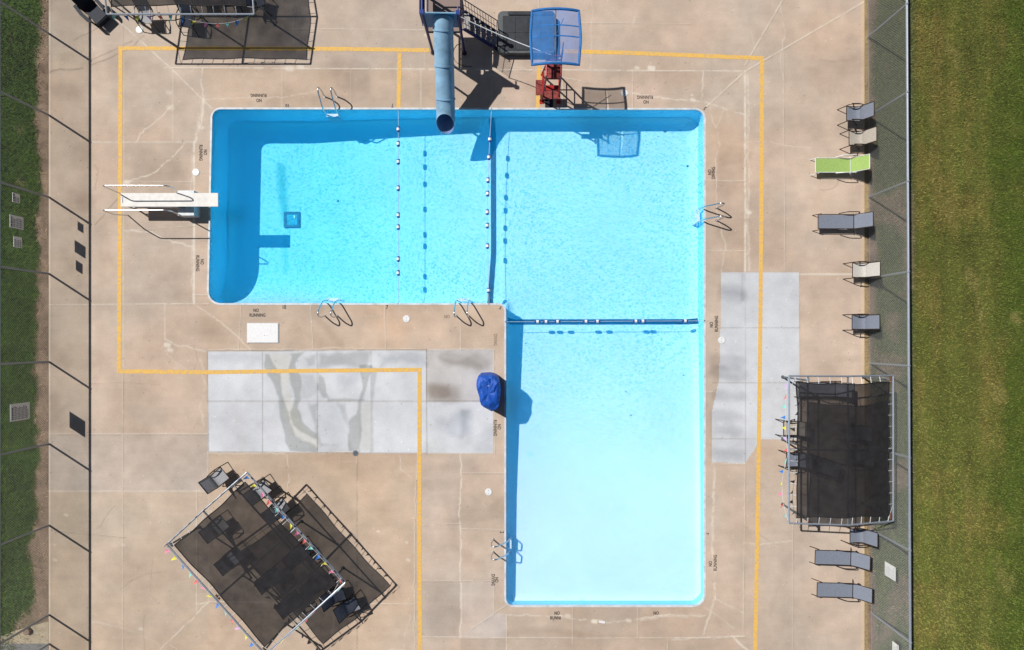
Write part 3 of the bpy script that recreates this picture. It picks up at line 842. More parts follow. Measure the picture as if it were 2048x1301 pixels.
# floor stripes under the two divider ropes
def floor_strip(name, pts, w, z_off=.012):
    pts = densify_open(pts, 8)
    b = MB(); vs = []
    for i, (x, y) in enumerate(pts):
        ax, ay = pts[max(i - 1, 0)]; bx, by = pts[min(i + 1, len(pts) - 1)]
        L = math.hypot(bx - ax, by - ay)
        nx, ny = -(by - ay) / L * w / 2, (bx - ax) / L * w / 2
        for s in (-1, 1):
            X, Y = x + nx * s, y + ny * s
            vs.append(W(X, Y, float(floor_z(np.array([X]), np.array([Y]))[0]) + z_off))
    b.add(vs, [(2 * i, 2 * i + 1, 2 * i + 3, 2 * i + 2) for i in range(len(pts) - 1)])
    return tag(b.build(name, M['stripe']), kind='structure')
def densify_open(pts, st):
    out = []
    for (ax, ay), (bx, by) in zip(pts[:-1], pts[1:]):
        L = math.hypot(bx - ax, by - ay); n = max(1, int(L / st))
        out += [(ax + (bx - ax) * k / n, ay + (by - ay) * k / n) for k in range(n)]
    return out + [pts[-1]]
floor_strip('pool_floor_stripe', [(981, 221), (983, 232), (985, 250), (985.5, 500), (981, 560), (978, 606)], 11)
floor_strip('pool_floor_stripe', [(1013, 637), (1018, 641), (1030, 643), (1390, 642.5), (1408, 641)], 11)
# drain
dc = U(584, 440, 1.75)
dr = thing('main_drain', 'square dark main drain grate on the deep end floor', 'drain', W(dc[0], dc[1], -1.76))
b = MB()
for s in (-1, 1):
    b.box((s * .3, 0, .03), (.10, .7, .06)); b.box((0, s * .3, .03), (.5, .10, .06))
b.build('frame', M['drain'], dr)
MB().box((0, 0, .02), (.5, .5, .03)).build('grate', M['drain_in'], dr)
b = MB(); b.box((.12, .12, .045), (.05, .14, .02)); b.build('latch', M['lid'], dr)

# ------------------------------------------------------------------ yellow lines
def sheet_path(name, pts, w, m, z=.004):
    b = MB()
    L = len(pts); vs = []
    P2 = [W(*p) for p in pts]
    for i, p in enumerate(P2):
        d1 = (P2[i] - P2[i - 1]).normalized() if i > 0 else None
        d2 = (P2[i + 1] - P2[i]).normalized() if i < L - 1 else None
        d1 = d1 or d2; d2 = d2 or d1
        n1 = Vector((-d1.y, d1.x, 0)); n2 = Vector((-d2.y, d2.x, 0))
        nn = (n1 + n2).normalized(); k = 1 / max(.4, nn.dot(n1))
        for s in (-1, 1):
            vs.append(p + nn * s * w / 2 * k + Vector((0, 0, z)))
    b.add(vs, [(2 * i, 2 * i + 2, 2 * i + 3, 2 * i + 1) for i in range(L - 1)])
    return b.build(name, m)
YW = 8 / PM
for pts in ([(858, 101), (700, 98.5), (500, 97.5), (241, 97), (240, 420), (238, 743), (415, 745), (620, 742), (839, 740), (839, 1100), (841, 1420)],
            [(1070, 101.5), (1250, 106), (1524, 117), (1523, 400), (1520, 700), (1516, 1000), (1508, 1420)],
            [(799, 106), (797, 217)], [(1078, 108), (1076, 216)]):
    tag(sheet_path('yellow_line', pts, YW, M['yellow']), kind='structure')

# ------------------------------------------------------------------ stencilled lettering
def text_obj(s, loc, size, rz, m, name='deck_lettering', parent=None, z=.006, align='CENTER', rot=None):
    cu = bpy.data.curves.new('t', 'FONT'); cu.body = s; cu.size = size; cu.align_x = align; cu.align_y = 'CENTER'
    cu.space_character = 1.05; cu.offset = .004
    o = bpy.data.objects.new('t', cu); COL.objects.link(o)
    bpy.context.view_layer.update()
    dg = bpy.context.evaluated_depsgraph_get()
    me = bpy.data.meshes.new_from_object(o.evaluated_get(dg))
    bpy.data.objects.remove(o); bpy.data.curves.remove(cu)
    me.name = name; me.materials.clear(); me.materials.append(m)
    q = bpy.data.objects.new(name, me); COL.objects.link(q)
    q.location = Vector(loc) + Vector((0, 0, z))
    q.rotation_euler = rot if rot is not None else (0, 0, rz)
    if parent is not None: q.parent = parent
    return q
UP, DOWN, LF, RT = 0, math.pi, -math.pi / 2, math.pi / 2
TX = [('RUNNING', 517, 191, DOWN, 'letter'), ('NO', 518, 201, DOWN, 'letter'), ('RUNNING', 1290, 194.5, DOWN, 'letter'), ('NO', 1292, 204, DOWN, 'letter'),
      ('RUNNING', 401.5, 306, LF, 'letter'), ('NO', 410.5, 305, LF, 'letter'), ('RUNNING', 395, 527, LF, 'letter'), ('NO', 404, 524, LF, 'letter'),
      ('DIVING', 1427, 346, RT, 'letter_dark'), ('NO', 1419.5, 345, RT, 'letter_dark'), ('RUNNING', 1433, 648, RT, 'letter_dark'), ('NO', 1423, 650, RT, 'letter_dark'),
      ('RUNNING', 1430.5, 1126, RT, 'letter_dark'), ('NO', 1421, 1128, RT, 'letter_dark'), ('NO', 1114, 1227, UP, 'letter_dark'), ('RUNNI', 1111, 1236.5, UP, 'letter_dark'),
      ('NO', 1312, 1227, UP, 'letter_dark'), ('RUNNING', 515, 631, UP, 'letter'), ('NO', 512, 621.5, UP, 'letter'), ('RUNNING', 746, 634, UP, 'letter_pale'), ('NO', 894, 634, UP, 'letter_faint'),
      ('DIVING', 990.5, 680, LF, 'letter_faint'), ('RUNNING', 990, 856, LF, 'letter'), ('NO', 998, 854, LF, 'letter'), ('DIVING', 986, 1160, LF, 'letter_dark'), ('NO', 993, 1160, LF, 'letter_dark'),
      ('10', 575, 212, DOWN, 'letter_dark'), ('10', 568, 615, UP, 'letter_dark'), ('7', 785, 211, DOWN, 'letter_dark'), ('7', 774, 615, UP, 'letter_dark'),
      ('5', 1410, 217, R(140), 'letter_dark'), ('5', 1001, 616, R(-30), 'letter_dark'), ('2', 1003.5, 1065, LF, 'letter_dark'), ('2', 1413.5, 1068, RT, 'letter_dark')]
for s, x, y, rz, mk in TX:
    tag(text_obj(s, W(x, y), .195 if len(s) > 2 or s == 'NO' else .23, rz, M[mk]), kind='structure').scale = (.72, 1, 1)

# ------------------------------------------------------------------ lawns
def lawn(name, x0, x1, y0, y1, st, paint):
    L = Paint(x0, x1, y0, y1, st)
    L.noise_a = fbm(L.ny, L.nx, 12, 8, 3); L.noise_b = fbm(L.ny, L.nx, 20, 9, 4)
    dirt = paint(L)
    o = grid_obj(name, L, -.035, None, M['lawn'])
    tag(o, kind='structure')
    return L, dirt
GL = np.array(alb(62, 84, 33)[:3]); GR = np.array(alb(94, 100, 45)[:3]); DIRT = np.array(alb(150, 128, 108)[:3])
def paint_left(L):
    X, Y = np.meshgrid(L.x, L.y)
    n = fbm(L.ny, L.nx, 20, 61, 5, .65); n2 = fbm(L.ny, L.nx, 50, 62, 4)
    edge = 76 + (n - .5) * 44 - 14 * sstep(1010, 1100, Y)
    d = sstep(-7, 7, X - edge)
    patch = sstep(.60, .72, n2 + .22 * sstep(1110, 1160, Y) * sstep(10, 50, X) - .2)
    d = np.maximum(d, patch * .8)
    L.c[:] = GL * (1 + (n - .5)[..., None] * .9) * (1 + (n2 - .5)[..., None] * .5)
    dc = DIRT * (.62 + .62 * fbm(L.ny, L.nx, 5, 64, 3)[..., None])
    d[X > 94] = 1
    L.c = L.c * (1 - d[..., None]) + dc * d[..., None]
    L.c[X > 95.5] *= .55
    return d
def paint_right(L):
    X, Y = np.meshgrid(L.x, L.y)
    n = fbm(L.ny, L.nx, 40, 66, 5, .65)
    v = fbm(L.ny, max(4, L.nx // 1), 30, 67, 4)
    stripe = .5 + .3 * np.sin((X - 1830) / 19.0 + (n - .5) * 4) + .3 * np.sin((X - 1830) / 5.3 + (n - .5) * 3)
    base = GR[None, None] * (1 + (n - .5)[..., None] * .5) * (1 + .06 * np.tanh(3 * np.sin((X - 1835) / 9.5)))[..., None]
    dry = np.array(alb(134, 116, 66)[:3]); green = np.array(alb(66, 86, 26)[:3])
    k = sstep(.42, .7, v * .75 + stripe * .22)
    base = base * (1 - k[..., None] * .38) + dry * k[..., None] * .38
    k2 = sstep(1960, 2046, X + (n - .5) * 160)
    base = base * (1 - k2[..., None] * .75) + green * k2[..., None] * .75
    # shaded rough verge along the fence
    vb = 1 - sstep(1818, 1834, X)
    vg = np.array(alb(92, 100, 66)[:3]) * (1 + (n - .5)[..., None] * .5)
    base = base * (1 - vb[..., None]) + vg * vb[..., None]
    edge = 1752 + (n - .5) * 34
    d = 1 - sstep(-7, 7, X - edge)
    pt = sstep(.56, .68, fbm(L.ny, L.nx, 30, 69, 4)) * vb
    d = np.maximum(d, pt * .6)
    dc = np.array(alb(150, 128, 112)[:3]) * (.6 + .65 * fbm(L.ny, L.nx, 5, 70, 3)[..., None])
    L.c = base * (1 - d[..., None]) + dc * d[..., None]
    for pts, w_, a_ in (([(1938, 540), (1952, 580), (1960, 640)], 10, .7), ([(2030, 636), (2038, 645)], 9, .9), ([(1926, 930), (1935, 980)], 14, .5), ([(1900, 100), (1925, 140)], 16, .45), ([(1880, 360), (1890, 420)], 18, .4),
                        ([(1990, 770), (2010, 800)], 14, .5), ([(1870, 1180), (1890, 1260)], 26, .4), ([(1960, 300), (1990, 420)], 12, .35), ([(1845, 700), (1850, 1000)], 8, .3), ([(1990, 1120), (2010, 1170)], 20, .4)):
        L.stroke(jagged(pts, 3.0, int(w_)), w_ * .8, alb(150, 138, 86), a_ * .45, w_ * 1.1, w_ * 3.2)
    gw = 1 - sstep(1734, 1742, X + (n - .5) * 10)
    L.c = L.c * (1 - gw[..., None] * .7) + np.array(alb(176, 152, 104)[:3]) * gw[..., None] * .7
    return d
LL, dl = lawn('lawn_ground', -260, 97, -220, 1520, 3.0, paint_left)
LR, drr = lawn('lawn_ground', 1730, 2330, -220, 1520, 3.0, paint_right)
b = MB(); b.quad((-300, -300, -.06), (300, -300, -.06), (300, 300, -.06), (-300, 300, -.06))
# big ground sheet with a hole for the pool so that it does not cut through the water
b = MB()
X0, X1, Y0, Y1 = W(404, 0).x, W(1424, 0).x, W(0, 1226).y, W(0, 206).y
for (a, c, d, e) in ((-400, X0, -400, 400), (X1, 400, -400, 400), (X0, X1, Y1, 400), (X0, X1, -400, Y0)):
    b.quad((a, d, -.07), (c, d, -.07), (c, e, -.07), (a, e, -.07))
tag(b.build('ground', mat('far_grass', alb(84, 88, 40), .95, var=.25, scale=.6)), kind='structure')
# deck slab beyond the painted part
b = MB()
for (y0, y1) in ((-1200, -220), (1520, 2500)):
    b.box((W(913.5, 0).x, (CY - (y0 + y1) / 2) / PM, -.02), (1633 / PM, (y1 - y0) / PM, .04))
tag(b.build('outer_deck', mat('outer_concrete', TAN, .9, var=.1, scale=2)), kind='structure')

def grass(name, L, dirt, x0, x1, n, hmin, hmax, wmin, wmax, seed, tint):
    g = np.random.RandomState(seed)
    X = g.uniform(x0, x1, n); Y = g.uniform(-70, 1370, n)
    i = np.clip(((X - L.x[0]) / L.st).astype(int), 0, L.nx - 1); j = np.clip(((Y - L.y[0]) / L.st).astype(int), 0, L.ny - 1)
    dv = dirt[j, i]
    keep = g.rand(n) > np.clip(dv * 1.0, 0, .94)
    X, Y, i, j, dv = X[keep], Y[keep], i[keep], j[keep], dv[keep]
    n = len(X)
    base = L.c[j, i] * g.uniform(.55, 1.5, (n, 1)) * np.array(tint) * (1 + g.randn(n, 3) * .06)
    yel = (g.rand(n) < .03)[:, None]
    base = np.where(yel, base * .35 + np.array(alb(172, 158, 104)[:3]) * .55, base)
    h = g.uniform(hmin, hmax, n); w = g.uniform(wmin, wmax, n)
    th = g.uniform(0, 2 * np.pi, n); ln = g.uniform(.5, 1.5, n) * h
    ph = th + g.uniform(-.8, .8, n)
    bx = (X - CX) / PM; by = (CY - Y) / PM
    p0 = np.stack([bx - np.sin(th) * w, by + np.cos(th) * w, np.full(n, -.036)], -1)
    p1 = np.stack([bx + np.sin(th) * w, by - np.cos(th) * w, np.full(n, -.036)], -1)
    p2 = np.stack([bx + np.cos(ph) * ln, by + np.sin(ph) * ln, -.036 + h], -1)
    co = np.stack([p0, p1, p2], 1).reshape(-1, 3)
    me = bpy.data.meshes.new(name)
    me.vertices.add(3 * n); me.vertices.foreach_set('co', co.astype(np.float32).reshape(-1))
    me.loops.add(3 * n); me.loops.foreach_set('vertex_index', np.arange(3 * n, dtype=np.int32))
    me.polygons.add(n); me.polygons.foreach_set('loop_start', np.arange(0, 3 * n, 3, dtype=np.int32))
    try: me.polygons.foreach_set('loop_total', np.full(n, 3, dtype=np.int32))
    except Exception: pass
    a = me.color_attributes.new('Col', 'FLOAT_COLOR', 'POINT')
    cc = np.concatenate([np.repeat(np.clip(base, 0, 1), 3, 0), np.ones((3 * n, 1))], 1)
    a.data.foreach_set('color', cc.astype(np.float32).reshape(-1))
    me.materials.append(M['blade']); me.update(calc_edges=True)
    o = bpy.data.objects.new(name, me); COL.objects.link(o)
    return o
tag(grass('grass', LL, dl, -60, 97, 60000, .04, .11, .008, .022, 5, (2.1, 1.95, 1.5)), 'dark green lawn growing beyond the left fence', 'grass', kind='stuff')
tag(grass('grass', LR, drr, 1742, 2120, 170000, .03, .075, .008, .02, 6, (1.72, 1.58, 1.6)), 'olive mown lawn with dry streaks beyond the right fence', 'grass', kind='stuff')

# corner path, pad and stump, lower left
b = MB(); b.prism([W(x, y) for x, y in ((-40, 1290), (30, 1262), (96, 1244), (96, 1288), (-40, 1290))][:4], -.06, -.02)
tag(b.build('path', M['path']), kind='structure')
b = MB(); b.prism([W(x, y) for x, y in ((-160, 1520), (-160, 1289), (96, 1288), (96, 1520))], -.06, -.015)
tag(b.build('paved_pad', M['pad_grey']), kind='structure')
st = thing('tree_stump', 'round brown stump at the edge of the lawn in the lower left corner', 'stump', W(56, 1262))
MB().cyl((0, 0, -.05), .17, .14, 18, .14).build('trunk', M['stump'], st, True)
MB().cyl((0, 0, .09), .125, .012, 18).build('cut_face', mat('stump_face', alb(150, 124, 108), .9, var=.25, scale=20), st)
# ------------------------------------------------------------------ fences
HF = 2.4
def chain_fence(x, ys, y0, y1, label, side):
    root = thing('chain_link_fence', label, 'fence', W(x, 650), 0)
    o = W(x, 650)
    for y in ys:
        p = W(x, y) - o
        b = MB(); b.tube([(p.x, p.y, -.1), (p.x, p.y, HF)], .042, 8); b.cyl((p.x, p.y, HF), .05, .05, 8, .02)
        b.build('post', M['galv'], root, True)
    a, c = W(x, y0) - o, W(x, y1) - o
    MB().tube([(a.x, a.y, HF - .03), (c.x, c.y, HF - .03)], .045, 8).build('top_rail', M['galv'], root, True)
    MB().tube([(a.x - side * .04, a.y, .06), (c.x - side * .04, c.y, .06)], .005, 4).build('tension_wire', M['galv_wire'], root)
    b = MB(); pitch = .098; z0, z1 = .03, HF - .02; xx = -side * .045
    ya, yb = min(a.y, c.y), max(a.y, c.y); dz = z1 - z0; sl = .95
    k = ya - dz * sl
    r = .0040
    while k < yb:
        for s in (1, -1):
            s0, s1 = (k, k + dz * sl) if s == 1 else (k + dz * sl, k)
            # clip to the run
            p0, p1 = (s0, z0), (s1, z1)
            if max(s0, s1) <= ya or min(s0, s1) >= yb: continue
            off = .004 * s
            b.tube([(xx + off, p0[0], p0[1]), (xx + off, p1[0], p1[1])], r, 3, cap=False)
        k += pitch
    b.build('chain_link_mesh', M['galv_wire'], root)
    return root
chain_fence(98, [-98, 68, 231, 395, 548, 724, 888, 1051, 1230, 1288, 1452], -200, 1500, 'tall chain link fence along the left edge of the deck', -1)
fr_ = chain_fence(1740, [-94, 74, 233, 394, 557, 727, 893, 1060, 1226, 1390], -200, 1500, 'tall chain link fence with pale top rail along the right edge of the deck', 1)
fr_.rotation_euler.z = .0054

def fence_sign(px, y0, y1, z0, z1, face, label, rows, seed, head=True):
    """face=+1 faces the pool from the left fence, -1 from the right"""
    w = abs(y1 - y0) / PM; h = z1 - z0
    root = thing('fence_sign', label, 'sign', W(px, (y0 + y1) / 2, z0), 0)
    root.location.x += face * .06
    b = MB(); b.box((0, 0, h / 2), (.012, w, h)); b.build('board', M['sign_white'], root)
    g = random.Random(seed)
    b = MB(); n = rows; rh = h * .86 / n
    for k in range(n):
        zc = h * .93 - rh * (k + .5)
        big_row = head and k == 0
        hh = rh * (.78 if big_row else .42)
        y = -w * .42
        end = w * (.42 if big_row else g.uniform(.2, .42))
        while y < end:
            ww = g.uniform(.03, .07) * (1.6 if big_row else 1)
            if y + ww > end: break
            b.box((face * .008, (y + ww / 2), zc), (.004, ww, hh)); y += ww + .02
    b.build('printed_text', M['sign_ink'] if face > 0 else M['sign_pale_ink'], root)
    for s in (-1, 1):
        for zz in (.04, h - .04): MB().tube([(-.02 * face, s * (w / 2 - .03), zz), (face * .012, s * (w / 2 - .03), zz)], .008, 6).build('clip', M['galv_dull'], root)
    return root
fence_sign(99, 408, 425, 1.55, 1.88, 1, 'small square notice, topmost of the signs on the left fence', 4, 1)
fence_sign(99, 449.5, 473, 1.38, 2.0, 1, 'medium square rules sign on the left fence between two smaller signs', 8, 2)
fence_sign(99, 488, 508, 1.45, 1.83, 1, 'bold lettered rectangular sign just below the medium sign on the left fence', 4, 3, False)
fence_sign(99, 799, 831, 1.08, 1.98, 1, 'largest sign on the left fence, dense with text, away from the other signs', 12, 4)
fence_sign(1736, 1101, 1127, 1.2, 1.84, -1, 'large white sign on the right fence beside the lowest sun loungers', 9, 5)
fence_sign(1736, 1241, 1260, 1.66, 2.02, -1, 'small white sign on the right fence at the bottom of the picture', 4, 6)

# ------------------------------------------------------------------ canopies
def canopy(label, origin, ang, zl, zr, zh, posts_l, posts_r, seed, brace=None):
    """origin at pool side corner A; local x runs away from the pool (width), local y along the length"""
    Lc, Wd = 5.62, 4.15
    root = thing('shade_canopy', label, 'canopy', origin, ang, 'pipe framed shade canopies')
    xr = 2.14
    def zx(x):
        return zl + (zh - zl) * x / xr if x < xr else zh + (zr - zh) * (x - xr) / (Wd - xr)
    for y in (0, Lc / 2, Lc):
        dd_ = .05 if y == Lc / 2 else 0
        b = MB(); b.tube([(0, y, zx(0) - dd_), (xr, y, zh - dd_), (Wd, y, zr - dd_)], .034, 8)
        b.build('rafter', M['galv'] if y != Lc / 2 else M['galv_dull'], root, True)
    for x in (0, .7, xr, Wd):
        b = MB(); b.tube([(x, 0, zx(x) - (.05 if 0 < x < Wd else 0)), (x, Lc, zx(x) - (.05 if 0 < x < Wd else 0))], .034, 8)
        b.build('purlin' if 0 < x < Wd else 'eave_rail', M['galv'] if x in (0, Wd) else M['galv_dull'], root, True)
    for x, tp in ((.7, posts_l), (Wd - .12, posts_r)):
        for y in tp:
            b = MB(); b.tube([(x, y, 0), (x, y, zx(x))], .038, 8); b.cyl((x, y, 0), .07, .03, 10)
            p = b.build('post', M['galv_dull'], root, True)
            MB().tube([(x, y - .12, zx(x) + .0), (x, y + .12, zx(x) + .0)], .036, 8).build('joint', M['rust'] if rnd.random() < .6 else M['galv_dull'], p, True)
    # sagging shade cloth laced inside the frame
    nx_, ny_ = 18, 24
    e = .24
    g = random.Random(seed)
    ph = [g.uniform(0, 6) for _ in range(4)]
    vs = []
    for j in range(ny_ + 1):
        for i in range(nx_ + 1):
            u, v = i / nx_, j / ny_
            pull_x = e + .05 * math.sin(v * math.pi) + .02 * math.sin(v * 17 + ph[0]); pull_y = e + .06 * math.sin(u * math.pi) + .02 * math.sin(u * 14 + ph[1])
            x = pull_x + (Wd - 2 * pull_x) * u; y = pull_y + (Lc - 2 * pull_y) * v
            z = zx(x) + .06 - .04 * math.sin(u * math.pi) * math.sin(v * math.pi) + .012 * math.sin(9 * u + ph[2]) * math.sin(11 * v + ph[3])
            vs.append((x, y, z))
    fs = [(j * (nx_ + 1) + i, j * (nx_ + 1) + i + 1, (j + 1) * (nx_ + 1) + i + 1, (j + 1) * (nx_ + 1) + i) for j in range(ny_) for i in range(nx_)]
    cl = MB().add(vs, fs).build('shade_cloth', M['shade'], root, True)
    rim = [vs[i] for i in range(nx_ + 1)] + [vs[j * (nx_ + 1) + nx_] for j in range(1, ny_ + 1)] + [vs[ny_ * (nx_ + 1) + i] for i in range(nx_ - 1, -1, -1)] + [vs[j * (nx_ + 1)] for j in range(ny_ - 1, 0, -1)]
    MB().tube(rim, .02, 5, closed=True).build('hem', M['shade_hem'], cl)
    b = MB(); lace = []
    for k, p in enumerate(rim):
        if k % 2: continue
        x, y, z = p
        d = {0: x, 1: Wd - x, 2: y, 3: Lc - y}
        sd = min(d, key=d.get)
        q = [(0, y, zx(0)), (Wd, y, zr), (x, 0, zx(x)), (x, Lc, zx(x))][sd]
        q2 = (q[0] + (.012 if sd > 1 else 0), q[1] + (.012 if sd < 2 else 0), q[2])
        p2 = (p[0] + (.012 if sd > 1 else 0), p[1] + (.012 if sd < 2 else 0), p[2])
        lace += [q, p, p2, q2]
    b.tube(lace, .006, 4)
    b.build('lacing_cord', M['cable_white'], root)
    if brace:
        for (p, q) in brace: MB().tube([p, q], .028, 8).build('brace', M['galv_dull'], root, True)
    return root, zx, Lc, Wd

def frame_to(root, p):
    c, s = math.cos(root.rotation_euler.z), math.sin(root.rotation_euler.z)
    return Vector((root.location.x + c * p[0] - s * p[1], root.location.y + s * p[0] + c * p[1], p[2]))

WIND = Vector((-.62, -.78, 0)).normalized()
ORDER = ['teal', 'blue', 'yellow', 'lilac', 'coral']
def bunting(label, runs, start=0, gap=.38, seed=3, drop=(.35, .9)):
    """runs: list of (p, q, sag); a cord with hanging pennants"""
    root = thing('pennant_bunting', label, 'bunting', (runs[0][0].x, runs[0][0].y, 0), 0, 'strings of coloured pennants on the canopies')
    o = Vector((runs[0][0].x, runs[0][0].y, 0))
    g = random.Random(seed)
    k = start; cord = []
    for p, q, sag in runs:
        L = (q - p).length; n = max(4, int(L / gap))
        pt = lambda t: p.lerp(q, t) - Vector((0, 0, sag * 4 * t * (1 - t))) + WIND * sag * .35 * 4 * t * (1 - t)
        cord += [pt(i / 24) - o for i in range(25)]
        d = (q - p).normalized()
        for i in range(n):
            c = pt((i + .5) / n) - o
            sw = WIND * g.uniform(.35, .95) + Vector((0, 0, -1)) * g.uniform(*drop) + d * g.uniform(-.5, .5)
            sw.normalize()
            w_ = .08; hgt = g.uniform(.19, .25)
            dd = (d + Vector((0, 0, g.uniform(-.25, .25)))).normalized()
            a, b2 = c - dd * w_, c + dd * w_
            tip = c + sw * hgt; mid1 = a.lerp(tip, .5) + Vector((0, 0, .02)); mid2 = b2.lerp(tip, .5) - Vector((0, 0, .015))
            f = MB(); f.add([a, b2, mid2, tip, mid1], [(0, 1, 2, 4), (4, 2, 3)])
            key = ORDER[k % 5]
            if key == 'lilac' and g.random() < .6: key = 'pink'
            f.build('pennant', FLAGS[key], root); k += 1
    MB().tube(cord, .006, 4).build('cord', M['cable_white'], root)
    return root

# right canopy: local x -> +x world, local y -> -y world needs mirrored frame, so start at its lower pool-side corner
oB = W(1531.5, 1016)
cB, zB, Lc, Wd = canopy('shade canopy with pale pipe frame beside the right fence', oB, 0, 2.05, 1.78, 2.28, (.15, 2.85, 5.45), (.2, 5.45), 1)
# upper left canopy: pool side is its lower edge -> local x points up the photo
oA = W(281, 83)
cA, _, _, _ = canopy('shade canopy cut by the top edge near the upper left corner', W(551, 83), math.pi / 2, 2.03, 1.9, 2.42, (.05, 2.75, 5.5), (.2, 5.4), 2,
                     brace=[((1.55, 6.85, 0), (.7, 5.58, 2.1))])
# lower left canopy, turned about 48 degrees
pt_, pr_ = W(540, 922), W(719, 1122)
dv_ = (pr_ - pt_)
angC = math.atan2(dv_.y, dv_.x) - math.pi / 2
angC2 = math.atan2(dv_.y, dv_.x) + math.pi / 2   # local y from right corner to top corner
cC, zC, _, _ = canopy('shade canopy turned at an angle in the lower left of the deck', pt_, angC, 2.12, 2.05, 2.3, (.35, 2.75, 5.35), (.1, 2.8, 5.5), 3)
ex = lambda root, x, y, z: frame_to(root, (x, y, z))
bunting('string of pennants sagging off the pool side of the upper left canopy', [(ex(cA, -.01, 5.6, 2.0), ex(cA, -.01, 3.0, 2.0), .05), (ex(cA, -.01, 3.0, 2.0), ex(cA, -.01, .1, 2.02), .42)], 0)
bunting('string of pennants blown outward along the pool side of the right canopy', [(ex(cB, -.02, 5.5, 2.02), ex(cB, -.02, 2.6, 2.02), .14), (ex(cB, -.02, 2.6, 2.02), ex(cB, -.02, .1, 2.02), .34)], 3, seed=5)
bunting('string of pennants looped round all four sides of the angled lower left canopy',
        [(ex(cC, 0, 0, 2.30), ex(cC, -.02, 2.8, 2.30), .04), (ex(cC, -.02, 2.8, 2.30), ex(cC, 0, 5.57, 2.30), .06),
         (ex(cC, 0, 5.64, 2.30), ex(cC, 2.1, 5.66, 2.40), .16), (ex(cC, 2.1, 5.66, 2.40), ex(cC, 4.15, 5.64, 2.22), .1),
         (ex(cC, 4.2, 5.6, 2.12), ex(cC, 4.2, 0, 2.12), .15), (ex(cC, 4.15, 0, 2.28), ex(cC, 2.1, 0, 2.46), .04), (ex(cC, 2.1, 0, 2.46), ex(cC, 0, 0, 2.30), .04)], 1, seed=9, drop=(-.05, .2))

# ------------------------------------------------------------------ seats
def make_chair(label):
    """sling arm chair, faces -x; origin under the seat centre"""
    root = thing('sling_chair', label, 'chair', (0, 0, 0), 0, 'sling chairs on the deck')
    w = .27
    rows = [((-.26, -w, .43), (-.26, w, .43)), ((-.2, -w, .425), (-.2, w, .425)), ((-.05, -w, .395), (-.05, w, .395)), ((.12, -w, .375), (.12, w, .375)), ((.22, -w, .385), (.22, w, .385)), ((.27, -w, .43), (.27, w, .43))]
    MB().slab(rows, .012).build('seat', M['sling_grey'], root, True)
    rows = [((.272, -w, .434), (.272, w, .434)), ((.36, -w, .62), (.36, w, .62)), ((.46, -w, .82), (.46, w, .82)), ((.52, -w, .95), (.52, w, .95))]
    MB().slab(rows, .014).build('backrest', M['sling_grey'], root, True)
    for s in (-1, 1):
        y = s * (w + .022)
        b = MB(); b.tube(fillet([(-.28, y, .44), (.10, y, .385), (.255, y, .40), (.53, y, .96)], .1), .019, 6)
        b.build('side_rail', M['bronze'], root, True)
        ya = s * (w + .05)
        b = MB(); b.tube(fillet([(-.42, ya, 0), (-.22, ya, .60), (.20, ya, .64), (.34, s * (w + .03), .58)], .12, 5), .019, 6)
        b.build('front_leg', M['bronze'], root, True)
        b = MB(); b.tube(fillet([(-.10, ya, .61), (.02, ya, .42), (.40, ya, 0)], .08), .019, 6)
        b.build('rear_leg', M['bronze'], root, True)
        MB().box((-.02, ya, .645), (.32, .045, .018)).build('armrest', M['bronze'], root)
    for x, z in ((.53, .955), (-.28, .435)):
        MB().tube([(x, -w - .02, z), (x, w + .02, z)], .016, 6).build('cross_bar', M['bronze'], root, True)
    return root

def make_lounger(label, fab, frm, name='sun_lounger'):
    """sling chaise, faces -x; origin under the middle of the seat part"""
    root = thing(name, label, 'sun lounger', (0, 0, 0), 0, 'sling sun loungers on the deck')
    w = .275
    xs = [-.72, -.6, -.3, 0, .3, .6, .70]
    MB().slab([((x, -w, .36 - .02 * math.cos(x * 2)), (x, w, .36 - .02 * math.cos(x * 2))) for x in xs], .014).build('seat', fab, root, True)
    rows = [((.735, -w, .365), (.735, w, .365)), ((.86, -w, .47), (.86, w, .47)), ((1.02, -w, .66), (1.02, w, .66)), ((1.19, -w, .87), (1.19, w, .87))]
    MB().slab(rows, .014).build('backrest', fab, root, True)
    for s in (-1, 1):
        y = s * (w + .02)
        b = MB(); b.tube([(-.74, y, .355), (.72, y, .36)], .016, 6); b.tube([(.735, y, .37), (.86, y, .475), (1.20, y, .88)], .014, 6)
        b.build('side_rail', frm, root, True)
        ya = s * (w + .05)
        MB().tube(fillet([(-.80, ya, 0), (-.68, ya, .2), (-.60, ya, .35)], .08), .016, 6).build('front_leg', frm, root, True)
        MB().tube(fillet([(.92, ya, 0), (.80, ya, .2), (.70, ya, .36)], .08), .016, 6).build('rear_leg', frm, root, True)
        b = MB(); b.tube(fillet([(.1, ya, .36), (.34, ya + s * .03, .57), (.86, ya + s * .03, .58), (.90, ya, .40)], .12, 5), .019, 6)
        b.build('armrest', frm, root, True)
    for x, z in ((-.745, .352), (.717, .345), (1.20, .875)):
        MB().tube([(x, -w - .02, z), (x, w + .02, z)], .017, 6).build('cross_bar', frm, root, True)
    return root

